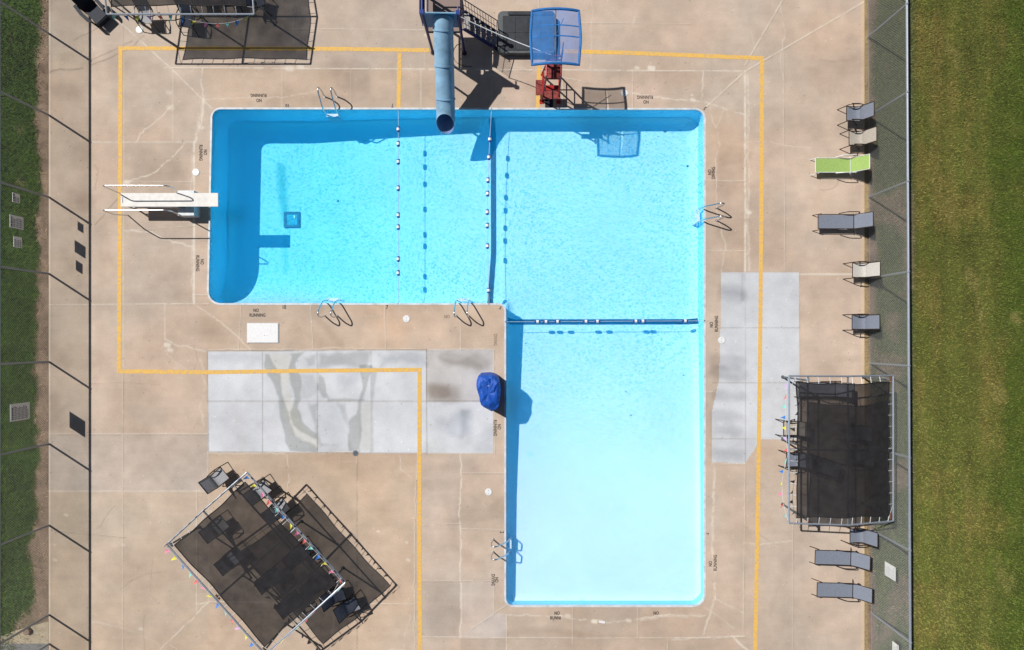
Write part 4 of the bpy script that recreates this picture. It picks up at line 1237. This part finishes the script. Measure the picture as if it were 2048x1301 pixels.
def seat_at(px, py):     # ground point under a seat seen at this place on the photo
    v = I(px, py, .41); v.z = 0
    return v
chair0 = make_chair('dark grey sling chair, topmost on the right beside the beige chair')
chair0.location = seat_at(1706, 228)
SG = M['sling_grey']
B_, C_, S_ = {SG: M['sling_beige']}, {SG: M['sling_cream']}, {SG: M['sling_silver']}
ne = math.atan2(18, 22) + math.pi
for lab, px, py, rz, sw in [
    ('beige sling chair directly above the lime green lounger', 1711, 277, 0, B_),
    ('cream sling chair on the white joint line beside the right fence', 1718, 541, 0, C_),
    ('grey sling chair standing alone above the right canopy', 1717, 645, 0, None),
    ('grey sling chair below the lower edge of the right canopy', 1713, 1072, 0, None),
    ('beige sling chair sticking out of the pool side of the right canopy', 1580, 857, 0, B_),
    ('grey sling chair on the pool side of the right canopy below the beige one', 1586, 920, 0, None),
    ('grey sling chair in the shade of the right canopy near the fence, upper of two', 1702, 865, 0, None),
    ('grey sling chair in the shade of the right canopy near the fence, lower of two', 1707, 915, 0, None),
    ('grey sling chair turned slightly in the middle of the right canopy shade', 1641, 931, -.28, None),
    ('silver sling chair outside the top corner of the angled canopy', 440, 954, ne, S_),
    ('silver sling chair under the upper pool side edge of the angled canopy', 526, 978, ne, S_),
    ('silver sling chair half covered by pennants under the pool side edge of the angled canopy', 563, 1015, ne, S_),
    ('grey sling chair under the left corner of the angled canopy', 440, 1051, ne, S_),
    ('grey sling chair second from the left corner under the angled canopy', 470, 1114, ne, None),
    ('grey sling chair in the middle of the angled canopy shade', 548, 1152, ne - .08, None),
    ('grey sling chair near the lower edge under the angled canopy', 589, 1200, ne - .05, None),
    ('grey sling chair beyond the right corner of the angled canopy, seen in its shadow', 704, 1211, ne - .25, None),
    ('grey sling chair under the middle of the pool side of the angled canopy', 603, 1104, ne, None),
    ('grey sling chair deep in shade by the right corner of the angled canopy', 637, 1163, ne, None),
    ('grey sling chair below the pennants at the right corner of the angled canopy', 676, 1190, ne - .35, None),
    ('silver sling chair under the pool side edge of the upper left canopy, left of two', 291, 34, math.pi / 2, S_),
    ('grey sling chair under the pool side edge of the upper left canopy, right of two', 374, 42, math.pi / 2 - .12, None),
    ('grey sling chair at the right end of the upper left canopy', 517, 4, math.pi - .1, None),
    ('grey sling chair added for a shadow patch under the upper left canopy, left of two', 404, -4, math.pi / 2, None),  # two added chairs stand in for shadow patches under the cloth
    ('grey sling chair added for a shadow patch under the upper left canopy, right of two', 462, 0, math.pi / 2 + .1, None),
]:
    dup(chair0, lab, seat_at(px, py), rz, sw)

lo0 = make_lounger('grey sling sun lounger alone below the lime green one', SG, M['bronze'])
lo0.location = seat_at(1674, 443)
for lab, px, py, rz in [('grey sling sun lounger, upper of the pair at the lower right', 1668, 1117, -.03), ('grey sling sun lounger, lower of the pair at the lower right', 1672, 1182, -.02),
                        ('grey sling sun lounger in the shade at the top of the right canopy', 1637, 780, 0)]:
    dup(lo0, lab, seat_at(px, py), rz)
gl = make_lounger('lime green sling sun lounger with white frame beside the right fence', M['sling_green'], M['white_frame'])
gl.location = seat_at(1668, 330); gl.scale = (.98, 1, 1)

# navy moulded armchair by the upper left canopy
na = thing('resin_armchair', 'dark navy moulded armchair beside the corner of the upper left canopy', 'chair', I(187, 22, .3) * 1.0, -R(46))
na.location.z = 0
b = MB()
for k in range(4):
    x = .46 - .19 * k
    b.box((x, 0, .36 - .02 * k), (.178, .56, .035))
b.build('seat', M['navy_resin'], na)
rows = [((-.24, -.3, .30), (-.24, .3, .30)), ((-.36, -.31, .55), (-.36, .31, .55)), ((-.5, -.28, .85), (-.5, .28, .85)), ((-.58, -.17, 1.02), (-.58, .17, 1.02)), ((-.6, -.06, 1.06), (-.6, .06, 1.06))]
MB().slab(rows, .05).build('backrest', M['navy_resin'], na, True)
for s in (-1, 1):
    b = MB(); b.slab([((-.46, s * .38 - .06, .58), (-.46, s * .38 + .06, .58)), ((0, s * .42 - .07, .58), (0, s * .42 + .07, .58)), ((.34, s * .40 - .07, .57), (.34, s * .40 + .07, .57)), ((.47, s * .36 - .03, .55), (.47, s * .36 + .03, .55))], .04)
    b.build('armrest', M['navy_resin'], na, True)
    MB().tube([(.36, s * .36, 0), (.33, s * .37, .56)], .035, 8).build('front_leg', M['navy_resin'], na, True)
    MB().tube([(-.55, s * .33, 0), (-.36, s * .34, .56)], .035, 8).build('rear_leg', M['navy_resin'], na, True)
MB().box((.57, 0, .24), (.03, .52, .22)).build('front_apron', M['navy_resin'], na)

# ------------------------------------------------------------------ deck lids
def lid(px, py, label):
    t = thing('skimmer_lid', label, 'lid', W(px, py), 0, 'round white skimmer lids in the deck')
    b = MB(); b.cyl((0, 0, .0), .148, .014, 28); b.build('collar', M['stand'], t)
    b = MB(); b.cyl((0, 0, .014), .132, .008, 28, .126); p = b.build('cover', M['lid'], t)
    for s in (-1, 1):
        MB().cyl((.0, s * .06, .0222), .014, .002, 10).build('finger_hole', M['cable_black'], p)
for px, py, lb in ((392, 345, 'round white skimmer lid beside the diving board'), (813, 638, 'round white skimmer lid on the deck below the deep end'), (1443, 681, 'round white skimmer lid on the edge of the right grey slab'),
                   (977, 984, 'round white skimmer lid left of the shallow end'), (1249, 187, 'round white skimmer lid in the shadow of the blue mesh canopy'), (279, 60, 'round white skimmer lid near the upper left canopy')):
    lid(px, py, lb)
t = thing('equipment_hatch', 'flat white rectangular hatch cover on the deck below the deep end', 'hatch', W(526, 666.5))
MB().box((0, 0, .012), (1.32, .83, .024)).build('frame', M['stand'], t)
p = MB().box((0, 0, .032), (1.27, .78, .016)).build('cover', M['lid'], t)
b = MB(); b.cyl((.08, -.10, .0405), .015, .002, 8); b.cyl((.19, -.10, .0405), .012, .002, 8); b.build('screw', M['sign_ink'], p)
t = thing('deck_drain', 'small round floor drain at the bottom edge of the grey slab', 'drain', W(711, 907))
MB().cyl((0, 0, .001), .12, .008, 20).build('ring', M['galv_dull'], t); MB().cyl((0, 0, .009), .07, .003, 16).build('grate', M['vinyl_side'], t)
t = thing('white_scrap', 'small white scrap lying on the crack below the shallow end', 'scrap', W(1204, 1244), R(-8))
MB().slab([((-.13, -.035, .02), (-.13, .035, .02)), ((0, -.05, .028), (0, .045, .028)), ((.13, -.04, .02), (.13, .045, .02))], .012).build('sole', M['lid'], t, True)

# ------------------------------------------------------------------ pool ladders
def make_ladder(label):
    """local +y points from the pool to the deck; origin on the pool edge"""
    root = thing('pool_ladder', label, 'ladder', (0, 0, 0), 0, 'pool ladders')
    for s in (-1, 1):
        x = s * .26
        path = fillet([(x, .52, 0), (x, .60, .45), (x, .57, .84), (x, .40, .88), (x, -.06, .28), (x, -.16, -.25), (x, -.16, -1.05)], .11, 5)
        r_ = MB().tube(path, .028, 10).build('handrail', M['chrome'], root, True)
        MB().cyl((x, .52, .0), .055, .03, 16, .035).build('anchor_plate', M['chrome'], r_, True)
    for z in (-.22, -.5, -.78):
        MB().box((0, -.17, z), (.50, .12, .035)).build('tread', M['stand'], root)
    return root
la = make_ladder('pool ladder on the top edge of the deep end')
la.location = W(662, 219)
dup(la, 'pool ladder on the bottom edge of the deep end', W(662, 607), math.pi)
dup(la, 'pool ladder on the bottom edge near the inner corner of the pool', W(925, 607), math.pi)
dup(la, 'pool ladder on the right edge of the pool', W(1408, 429), -math.pi / 2)
dup(la, 'pool ladder on the left edge of the shallow end', W(1012, 1092), math.pi / 2)

# ------------------------------------------------------------------ float ropes
def float_rope(label, p, q, ts, sagdir=0):
    root = thing('float_rope', label, 'rope', p, 0, 'floating divider ropes')
    z = WZ + .03
    L = q - p
    n = 60
    pts = []
    for i in range(n + 1):
        t = i / n
        sag = math.sin(t * math.pi) * sagdir
        nrm = Vector((-L.y, L.x, 0)).normalized()
        pts.append(L * t + nrm * sag + Vector((0, 0, z if 0 < i < n else 0)))
    MB().tube(pts, .010, 6).build('rope', M['rope'], root, True)
    d = L.normalized()
    for t in ts:
        i = t * n; k = int(i); c = pts[k].lerp(pts[min(k + 1, n)], i - k)
        fl = MB()
        rr = [.03, .062, .07, .07, .062, .03]; xs = [-.12, -.105, -.05, .05, .105, .12]
        def ring(xa, ra): return [c + d * x for x in xa], ra
        pa, ra = ring(xs, rr)
        f = MB().tube(pa, ra, 12).build('float', M['float_blue'], root, True)
        MB().tube([c - d * .052, c + d * .052], [.0715, .0715], 12, cap=False).build('band', M['float_white'], f, True)
    for e, s in ((pts[0], 1), (pts[-1], -1)):
        MB().cyl(e + Vector((0, 0, -.02)) + d * s * .02, .03, .04, 10).build('anchor_hook', M['chrome'], root, True)
    return root
def span(a, b, vals): return [(v - a) / (b - a) for v in vals]
float_rope('float rope across the deep end in line with the short yellow line', W(796, 217), W(796, 609), span(217, 609, [258, 287, 323, 376, 430, 454, 518, 546]))
float_rope('float rope beside the navy stripe between the deep end and the wide part', W(983, 217), W(978, 609), span(217, 609, [278, 314, 360, 387, 424, 451, 492, 581]), -.12)
float_rope('float rope across the top of the shallow end', W(1010, 644), W(1410, 642), span(1010, 1410, [1075, 1092, 1115, 1172, 1195, 1272, 1286, 1371]))

# ------------------------------------------------------------------ diving board
o = W(360, 410)
db = thing('diving_board', 'white diving board with steel handrails over the deep end', 'diving board', o)
lx = lambda px: (px - 360) / PM
ly = lambda py: (410 - py) / PM
b = MB(); b.slab([((lx(269), ly(423), .86), (lx(269), ly(397), .86)), ((lx(370), ly(423), .87), (lx(370), ly(397), .87)), ((lx(457), ly(423), .88), (lx(457), ly(397), .88))], .055)
bd = b.build('board', M['board'], db)
b = MB(); b.box((lx(272.5), ly(411), .868), (.02, .2, .014)); b.box((lx(272), ly(405), .868), (.05, .02, .014)); b.build('bolt_plate', M['galv_dull'], bd)
b = MB(); b.box((lx(385), ly(412), .25), (.66, 1.02, .5)); b.build('pedestal', M['stand'], db)
b = MB(); b.box((lx(380), ly(410), .64), (.16, .5, .26)); b.build('fulcrum', M['galv_dull'], db)
b = MB()
for y in (400, 420):
    b.tube([(lx(276), ly(y), 0), (lx(276), ly(y), .81)], .035, 8); b.tube([(lx(276), ly(y), .4), (lx(372), ly(y), .4)], .025, 8)
b.box((lx(276), ly(410), .79), (.18, .5, .04)); b.build('rear_stand', M['stand'], db, True)
for y, y2 in ((393.5, 399), (439, 423)):
    b = MB(); b.tube(fillet([(lx(256), ly((y + y2) / 2 if y > 410 else y), 0), (lx(258), ly(y), .9), (lx(262), ly(y), 1.72), (lx(382), ly(y), 1.72), (lx(386), ly(y), 1.45), (lx(372), ly(y2 + (0 if y < 410 else 12)), .5)], .14, 6), .024, 10)
    b.build('handrail', M['chrome'], db, True)

# ------------------------------------------------------------------ covered pool lift
cv = thing('covered_pool_lift', 'pool lift under a crumpled bright blue cover beside the shallow end', 'pool lift', W(979, 783))
g = random.Random(12)
nu, nv = 26, 14
vs = []
foot = [(-.46, .70), (-.1, .80), (.25, .76), (.44, .52), (.47, .0), (.43, -.55), (.2, -.80), (-.02, -.72), (-.32, -.52), (-.42, -.1), (-.50, .35)]
fp = [Vector((x, y, 0)) for x, y in foot]
def foot_at(t):
    i = t * len(fp); k = int(i) % len(fp); f = i - int(i)
    p0, p1, p2, p3 = (fp[(k + j - 1) % len(fp)] for j in range(4))
    return .5 * ((2 * p1) + (p2 - p0) * f + (2 * p0 - 5 * p1 + 4 * p2 - p3) * f * f + (3 * p1 - p0 - 3 * p2 + p3) * f ** 3)
for j in range(nv + 1):
    v = j / nv
    for i in range(nu):
        t = i / nu; p = foot_at(t)
        if v < .62:
            h = v / .62; s = 1.02 - .08 * h + .02 * math.sin(t * 2 * math.pi * 9 + 2 * h) * (1 - h) ; z = h * .98
        else:
            h = (v - .62) / .38; s = .94 * math.sqrt(max(0, 1 - h ** 1.6)) * (1 - .05 * math.sin(t * 12)); z = .98 + .16 * math.sin(h * math.pi / 2)
        x, y = p.x * s, p.y * s
        if z > .5: z += .10 * (y + .2) - .17 * max(0, -y - .15) * (.6 + .4 * math.sin(x * 9))
        z += (.05 * abs(math.sin(x * 6 + y * 4.5)) + .05 * abs(math.sin(y * 5.5 - x * 5 + 1)) - .05) * min(1, v * 2)
        z += .02 * abs(math.sin(x * 15 - y * 9)) * min(1, v * 2)
        fo_ = 1 + .05 * abs(math.sin(t * math.pi * 7 + v * 1.5)) - .02
        vs.append((x * fo_, y * fo_, max(0, z)))
fs = [(j * nu + i, j * nu + (i + 1) % nu, (j + 1) * nu + (i + 1) % nu, (j + 1) * nu + i) for j in range(nv) for i in range(nu)]
fs.append(tuple(nv * nu + i for i in range(nu)))
cov = MB().add(vs, fs).build('cover', M['tarp'], cv)
cov.scale = (.96, .96, 1)
def top_z(x, y):
    return max((q[2] for q in vs if abs(q[0] - x) < .09 and abs(q[1] - y) < .09), default=1.1) + .012
b = MB()
xx = -.14
for k, (ww, hh) in enumerate(((.03, .05), (.022, .034), (.024, .034), (.02, .034), (.024, .05), (.022, .036), (.03, .036), (.03, .04))):
    b.box((xx + ww / 2, .27, top_z(xx, .27)), (ww, hh, .006)); xx += ww + .007
b.add([(-.07, .315, top_z(-.07, .3)), (.0, .335, top_z(0, .3)), (.07, .312, top_z(.07, .3)), (0, .352, top_z(0, .3))], [(0, 1, 2, 3)])
b.build('white_logo', M['ink_white'], cov)
b = MB(); b.tube([(.2, -.5, 0), (.2, -.5, .7)], .05, 8); b.build('mast', M['chrome'], cv)

# ------------------------------------------------------------------ water slide and tower
sl = thing('tube_slide', 'pale blue enclosed tube slide dropping from the blue tower into the pool', 'water slide', W(898, 106))
so = W(898, 106)
def SP(px, py, z): return W(px, py, z) - so
path = [SP(901, 100, 2.52), SP(900.5, 112, 2.42), SP(899.5, 130, 2.2), SP(898, 170, 1.66), SP(897, 200, 1.25), SP(896, 226, .92), SP(895.5, 245, .74), SP(895, 254, .67)]
def resample(pts, n):
    pts = [Vector(p) for p in pts]; L = [0]
    for a, b2 in zip(pts[:-1], pts[1:]): L.append(L[-1] + (b2 - a).length)
    out = []
    for i in range(n + 1):
        s = L[-1] * i / n; k = max(j for j in range(len(L) - 1) if L[j] <= s + 1e-9)
        out.append(pts[k].lerp(pts[k + 1], (s - L[k]) / (L[k + 1] - L[k])))
    return out
pp = resample(path, 40)
def half_pipe(rad, name, m, parent, cut=.8, flip=False):
    n = 36; vs = []
    for i, p in enumerate(pp):
        tdir = (pp[min(i + 1, 40)] - pp[max(i - 1, 0)]).normalized()
        a = tdir.cross(Vector((0, 0, 1))).normalized(); u = a.cross(tdir).normalized()
        for k in range(n):
            an = 2 * math.pi * k / n
            ext = max(0, (i - 32) / 8) * cut * (1 - math.cos(an)) / 2 - max(0, (i - 32) / 8) * .25
            q = p + (u * math.cos(an) + a * math.sin(an)) * rad + tdir * ext
            q.z += max(0, (i - 32) / 8) * .10 * (1 - math.cos(an)) / 2
            vs.append(q)
    fs = [(i * n + k, i * n + (k + 1) % n, (i + 1) * n + (k + 1) % n, (i + 1) * n + k) for i in range(40) for k in range(n)]
    return MB().add(vs, fs).build(name, m, parent, True), vs[-n:]
tb, e1 = half_pipe(.375, 'tube', M['slide_tube'], sl)
ti, e2 = half_pipe(.352, 'tube_lining', M['slide_in'], tb)
n = 36
MB().add(list(e1) + list(e2), [(k, (k + 1) % n, n + (k + 1) % n, n + k) for k in range(n)]).build('exit_lip', M['slide_tube'], tb, True)
for idx in (5, 18, 31):
    p = pp[idx]; td = (pp[idx + 1] - pp[idx - 1]).normalized()
    MB().tube([p - td * .025, p + td * .025], .405, 32).build('flange', M['slide_tube'], tb, True)
for idx in (18, 31):
    p = pp[idx]
    MB().tube([(p.x, p.y + .05, 0), (p.x, p.y, p.z - .36)], .045, 8).build('support_leg', M['tower_navy'], sl, True)

tw = thing('slide_tower', 'blue steel slide tower with a steep railed stair, at the top of the picture', 'tower', W(898, 75))
to = W(898, 75)
def TP(px, py, z): return W(px, py, z) - to
ZP = 1.6
for px, py in ((866, 106), (929, 107), (866, 40), (929, 40)):
    b = MB(); q = TP(px, py, 0)
    b.tube([(q.x, q.y, 0), (q.x, q.y, 3.0)], .055, 10); p = b.build('post', M['tower_navy'], tw, True)
    MB().box((q.x, q.y, 3.03), (.14, .14, .1)).build('cap', M['tower_blue'], p)
    MB().cyl((q.x, q.y, 0), .1, .03, 12).build('foot_plate', M['rust'], p)
b = MB(); c1, c2 = TP(868, 104, 2.0), TP(927, 42, 2.0)
b.box(((c1.x + c2.x) / 2, (c1.y + c2.y) / 2, ZP), (abs(c2.x - c1.x), abs(c2.y - c1.y), .06)); pf = b.build('platform', M['platform'], tw)
for py in (104, 84, 64, 42):
    a_, c_ = TP(866, py, ZP - .06), TP(929, py, ZP - .06); MB().tube([a_, c_], .03, 6).build('platform_beam', M['tower_navy'], tw, True)
for px in (866, 929):
    MB().tube([TP(px, 106, ZP - .06), TP(px, 40, ZP - .06)], .045, 6).build('platform_beam', M['tower_navy'], tw, True)
for z in (2.5, 2.98):
    for a_, c_ in (((866, 106), (866, 40)), ((866, 40), (929, 40))): MB().tube([TP(*a_, z), TP(*c_, z)], .032, 8).build('guard_rail', M['tower_blue'], tw, True)
MB().tube([TP(929, 107, 2.98), TP(929, 96, 2.98)], .03, 8).build('guard_rail', M['tower_blue'], tw, True)
b = MB()
b.tube([TP(866, 106, 2.99), TP(929, 107, 2.99)], .03, 8); b.build('front_rail', M['slide_tube'], tw, True)
q = TP(897.5, 106.5, 2.45)
MB().box((q.x, q.y + .02, 2.48), (1.22, .03, .98)).build('front_panel', M['panel_teal'], tw)
b = MB()
for px in (861, 863.5): b.tube([TP(px, 106, 2.1), TP(px, 40, 2.1)], .02, 6)
b.box(TP(861, 73, 2.5), (.03, 1.3, .8)); b.build('side_panel', M['tower_blue'], tw)
# stair: runs right from the tower
sr = bpy.data.objects.new('stair', None); COL.objects.link(sr); sr.parent = tw
x0_, x1_ = 934, 994
ya_, yb_ = 66, 99
for py in (ya_, yb_):
    b = MB()
    d0, d1 = TP(x0_, py, ZP), TP(x1_, py, 0.02)
    dirn = (d1 - d0).normalized(); up_ = Vector((-dirn.z, 0, dirn.x)); up_ = -up_ if up_.z < 0 else up_
    w_ = .08
    for s in (0,):
        y0c = d0.y
        b.add([d0 + up_ * w_ + Vector((0, -.02, 0)), d1 + up_ * w_ + Vector((0, -.02, 0)), d1 - up_ * w_ + Vector((0, -.02, 0)), d0 - up_ * w_ + Vector((0, -.02, 0)),
               d0 + up_ * w_ + Vector((0, .02, 0)), d1 + up_ * w_ + Vector((0, .02, 0)), d1 - up_ * w_ + Vector((0, .02, 0)), d0 - up_ * w_ + Vector((0, .02, 0))],
              [(3, 2, 1, 0), (4, 5, 6, 7), (0, 1, 5, 4), (1, 2, 6, 5), (2, 3, 7, 6), (3, 0, 4, 7)])
    b.build('stringer', M['tower_navy'], sr)
for k in range(6):
    t_ = (k + .5) / 6
    q = TP(x0_ + (x1_ - x0_) * t_, (ya_ + yb_) / 2, ZP * (1 - t_) + .05)
    MB().box(q, (.19, abs(yb_ - ya_) / PM - .05, .04)).build('tread', M['tread'], sr)
for py in (ya_, yb_):
    b = MB()
    b.tube([TP(x0_ - 4, py, ZP + .95), TP(x1_ + 2, py, .92), TP(x1_ + 3, py, 0)], .02, 6)
    b.tube([TP(x0_, py, ZP + .45), TP(x1_, py, .47)], .012, 6)
    for k in range(13):
        t_ = k / 12; px = x0_ + (x1_ - x0_) * t_
        b.tube([TP(px, py, ZP * (1 - t_)), TP(px, py, ZP * (1 - t_) + .86)], .010, 5)
    b.build('handrail', M['tower_navy'], sr, True)
b = MB(); b.box(TP(x1_ + 5, (ya_ + yb_) / 2, .03), (.3, .8, .06)); b.build('landing', M['matte_dark'], sr)

hose = thing('white_hose', 'white hose strung from the slide tower to the blue mesh canopy', 'hose', W(932, 100))
ho = W(932, 100)
p0, p1, p2 = W(931, 100, 2.5) - ho, W(1010, 128, 2.05) - ho, W(1094, 172, 2.65) - ho
MB().tube(bez(p0, p1, p2, 24), .016, 8).build('hose_tube', M['cable_white'], hose, True)
cab = thing('black_cable', 'thin black cable looping on the deck beside the tube slide', 'cable', W(922, 90))
co_ = W(922, 90)
MB().tube([W(x, y, .012) - co_ for x, y in ((924, 88), (914, 90), (908, 98), (906, 110), (909, 121), (916, 128), (927, 133), (945, 134))], .009, 6).build('cable_run', M['cable_black'], cab, True)

# ------------------------------------------------------------------ folded mats
mt = thing('padded_mat_stack', 'dark vinyl padded mat with seams and rounded rim beside the tower stair', 'mat', W(1053, 72))
def rrect(x0, x1, y0, y1, r, n=6):
    pts = []
    for cx_, cy_, a0 in ((x1 - r, y1 - r, 0), (x0 + r, y1 - r, 90), (x0 + r, y0 + r, 180), (x1 - r, y0 + r, 270)):
        for k in range(n + 1):
            an = R(a0 + 90 * k / n); pts.append((cx_ + r * math.cos(an), cy_ + r * math.sin(an)))
    return pts
w2, h2 = 1.19, .86
MB().prism(rrect(-w2, w2, -h2, h2, .22), 0, .30).build('base', M['vinyl_side'], mt)
b = MB()
for k in range(4):
    for j in range(2):
        x0 = -w2 + .2 + k * (2 * w2 - .28) / 4; y0 = -h2 + .1 + j * (2 * h2 - .3) / 2
        b.prism(rrect(x0 + .006, x0 + (2 * w2 - .28) / 4 - .006, y0 + .006, y0 + (2 * h2 - .3) / 2 - .006, .03, 3), .302, .33)
b.build('padded_panel', M['vinyl'], mt)
MB().prism(rrect(-w2 + .42, w2 - .1, h2 - .17, h2 - .03, .04), .302, .345).build('top_roll', M['vinyl'], mt)

# ------------------------------------------------------------------ lifeguard chair
gc = thing('lifeguard_chair', 'red lifeguard chair with worn footboards at the top edge of the pool', 'lifeguard chair', W(1100, 178))
go_ = W(1100, 178)
def GP(px, py, z): return W(px, py, z) - go_
for s, (fx, sx) in ((-1, (1083, 1087)), (1, (1117, 1114))):
    MB().tube([GP(fx, 203, 0), GP(sx, 196, 1.75), GP(sx, 194, 2.15)], .036, 8).build('front_leg', M['red_paint'], gc, True)
    MB().tube([GP(fx, 150, 0), GP(sx, 170, 1.75), GP(sx, 166, 2.75)], .036, 8).build('rear_leg', M['red_paint'], gc, True)
    MB().tube(fillet([GP(sx, 198, 2.12), GP(sx, 168, 2.12)], .1), .035, 8).build('armrest', M['red_paint'], gc, True)
    MB().box(GP(fx, 204, .01), (.17, .17, .02)).build('foot_plate', M['red_paint'], gc)
    for t_ in (.28, .56): MB().tube([GP(fx + (sx - fx) * t_, 203 - 7 * t_, 1.75 * t_), GP(fx + (sx - fx) * t_, 150 + 20 * t_, 1.75 * t_)], .026, 6).build('side_brace', M['red_paint'], gc, True)
b = MB()
for py in (174, 182.5, 191):
    b.box(GP(1100.5, py, 1.76), (.56, .165, .035))
b.box(GP(1100.5, 182.5, 1.73), (.06, .5, .03))
b.build('seat', M['red_worn'], gc)
for z in (2.1, 2.4): MB().box(GP(1100.5, 168.5, z), (.58, .03, .11)).build('back_slat', M['red_paint'], gc)
for (py, z) in ((199.5, .9), (195, 1.72), (170, 1.74), (160, .9)): MB().tube([GP(1085.5, py, z), GP(1115.5, py, z)], .028, 6).build('cross_brace', M['red_paint'], gc, True)
b = MB(); b.box(GP(1102, 198, .42), (.70, .36, .035)); b.build('footboard', M['red_worn'], gc)
b = MB(); b.box(GP(1079, 182, .30), (.34, .62, .035)); b.build('side_step', M['red_worn'], gc)
b = MB(); b.box(GP(1100, 202, 1.25), (.5, .2, .03)); b.build('foot_rest', M['red_paint'], gc)

um = thing('mesh_sunshade', 'square blue mesh sunshade on a pole frame above the red lifeguard chair', 'sunshade', W(1100, 153))
uo = W(1100, 153)
hw, hl, zt = .88, .98, 3.1
def sh(u, v):   # gentle dome, u,v in -1..1
    return (u * hw * (1 + .03 * math.cos(v * 3)), v * hl, zt + .16 * (1 - u * u) * .9 + .05 * (1 - v * v))
for s in (-1, 1):
    vs = []; n_ = 10; m_ = 16
    for j in range(m_ + 1):
        v = -1 + 2 * j / m_
        for i in range(n_ + 1):
            u = i / n_
            u = (.05 + .05 * math.cos(v * 2.2) * (1 if s > 0 else .3)) + u * (.97 - .06)
            vs.append(sh(s * u, v * .985))
    fs = [(j * (n_ + 1) + i, j * (n_ + 1) + i + 1, (j + 1) * (n_ + 1) + i + 1, (j + 1) * (n_ + 1) + i) for j in range(m_) for i in range(n_)]
    MB().add(vs, fs).build('mesh_panel', M['blue_mesh'], um, True)
per = [sh(-1 + 2 * i / 14, -1) for i in range(15)] + [sh(1, -1 + 2 * i / 14) for i in range(1, 15)] + [sh(1 - 2 * i / 14, 1) for i in range(1, 15)] + [sh(-1, 1 - 2 * i / 14) for i in range(1, 14)]
MB().tube(per, .05, 8, closed=True).build('edge_tube', M['blue_edge'], um, True)
for v in (.0, .40): MB().tube([Vector(sh(-1 + 2 * i / 12, v)) + Vector((0, 0, -.03)) for i in range(13)], .025, 6).build('cross_rib', M['blue_edge'], um, True)
b = MB()
b.tube([Vector(sh(0, -1 + 2 * i / 12)) + Vector((0, 0, -.03)) for i in range(13)], .02, 6)
b.build('cross_rib', M['blue_edge'], um, True)
for px in (1087, 1114):
    MB().tube([W(px, 166, 2.4) - uo, W(px, 160, 3.05) - uo], .022, 6).build('support_pole', M['galv_dull'], um, True)
MB().tube([W(1087, 166, 2.5) - uo, W(1114, 120, 3.14) - uo], .014, 6).build('stay', M['galv_dull'], um, True)
tag(MB().box(W(1098, 205.5, .009), (.33, .42, .018)).build('dark_sheet', M['matte_dark']), 'thin dark sheet at the pool edge in front of the lifeguard chair', 'mat')  # thin dark flat sheet lying at the pool edge

# drifting specks on the pool floor
for k, (x, y, d, s) in enumerate([(675, 402, 1.6, .055), (1375, 333, 1.1, .05), (1330, 264, 1.1, .05), (1361, 262, 1.1, .035), (1052, 487, 1.05, .03), (1051, 687, .95, .03), (1105, 772, .85, .02), (1252, 784, .85, .03), (1262, 831, .8, .03), (1367, 751, .9, .025), (1174, 796, .8, .02), (620, 590, 1.6, .03), (1316, 274, 1.1, .03)]):
    ux, uy = U(x, y, d)
    zz = float(floor_z(np.array([ux]), np.array([uy]))[0])
    b = MB()
    b.add([(0, 0, .02)] + [(s * (1 + .4 * math.sin(k + i * 2)) * math.cos(i * math.pi / 3), s * math.sin(i * math.pi / 3), .006) for i in range(6)], [(0, i + 1, (i + 1) % 6 + 1) for i in range(6)])
    tag(b.build('sunken_leaf', M['debris'], loc=W(ux, uy, zz)), 'dark leaf lying on the pool floor', 'leaf', 'leaves on the pool floor')

# ------------------------------------------------------------------ light, sky, camera
SUNV = Vector((-.72, .469, 1.0)).normalized()
sun = bpy.data.lights.new('sun', 'SUN'); sun.energy = 5.0; sun.angle = R(.53); sun.color = (1.0, .968, .925)
so_ = bpy.data.objects.new('sun', sun); COL.objects.link(so_); so_.rotation_euler = SUNV.to_track_quat('Z', 'Y').to_euler(); so_.location = (0, 0, 60)
w = bpy.data.worlds.new('World'); scene.world = w; w.use_nodes = True
nt = w.node_tree
sky = nt.nodes.new('ShaderNodeTexSky'); sky.sky_type = 'NISHITA'; sky.sun_disc = False
sky.sun_elevation = math.asin(SUNV.z); sky.sun_rotation = math.atan2(SUNV.x, SUNV.y)
nt.links.new(sky.outputs[0], nt.nodes['Background'].inputs[0]); nt.nodes['Background'].inputs[1].default_value = .04
cam = bpy.data.cameras.new('camera'); co = bpy.data.objects.new('camera', cam); COL.objects.link(co)
co.location = (0, 0, H)
cam.sensor_fit = 'HORIZONTAL'; cam.sensor_width = 36
cam.lens = 36 * (PM * H) / 2048.0
cam.shift_y = (680 - 650.5) / 2048
cam.clip_end = 2000
scene.camera = co
scene.view_settings.view_transform = 'Standard'; scene.view_settings.look = 'None'; scene.view_settings.exposure = 0
scene.cycles.use_denoising = True
scene.cycles.max_bounces = 7; scene.cycles.diffuse_bounces = 4; scene.cycles.transparent_max_bounces = 14
scene.cycles.volume_bounces = 2
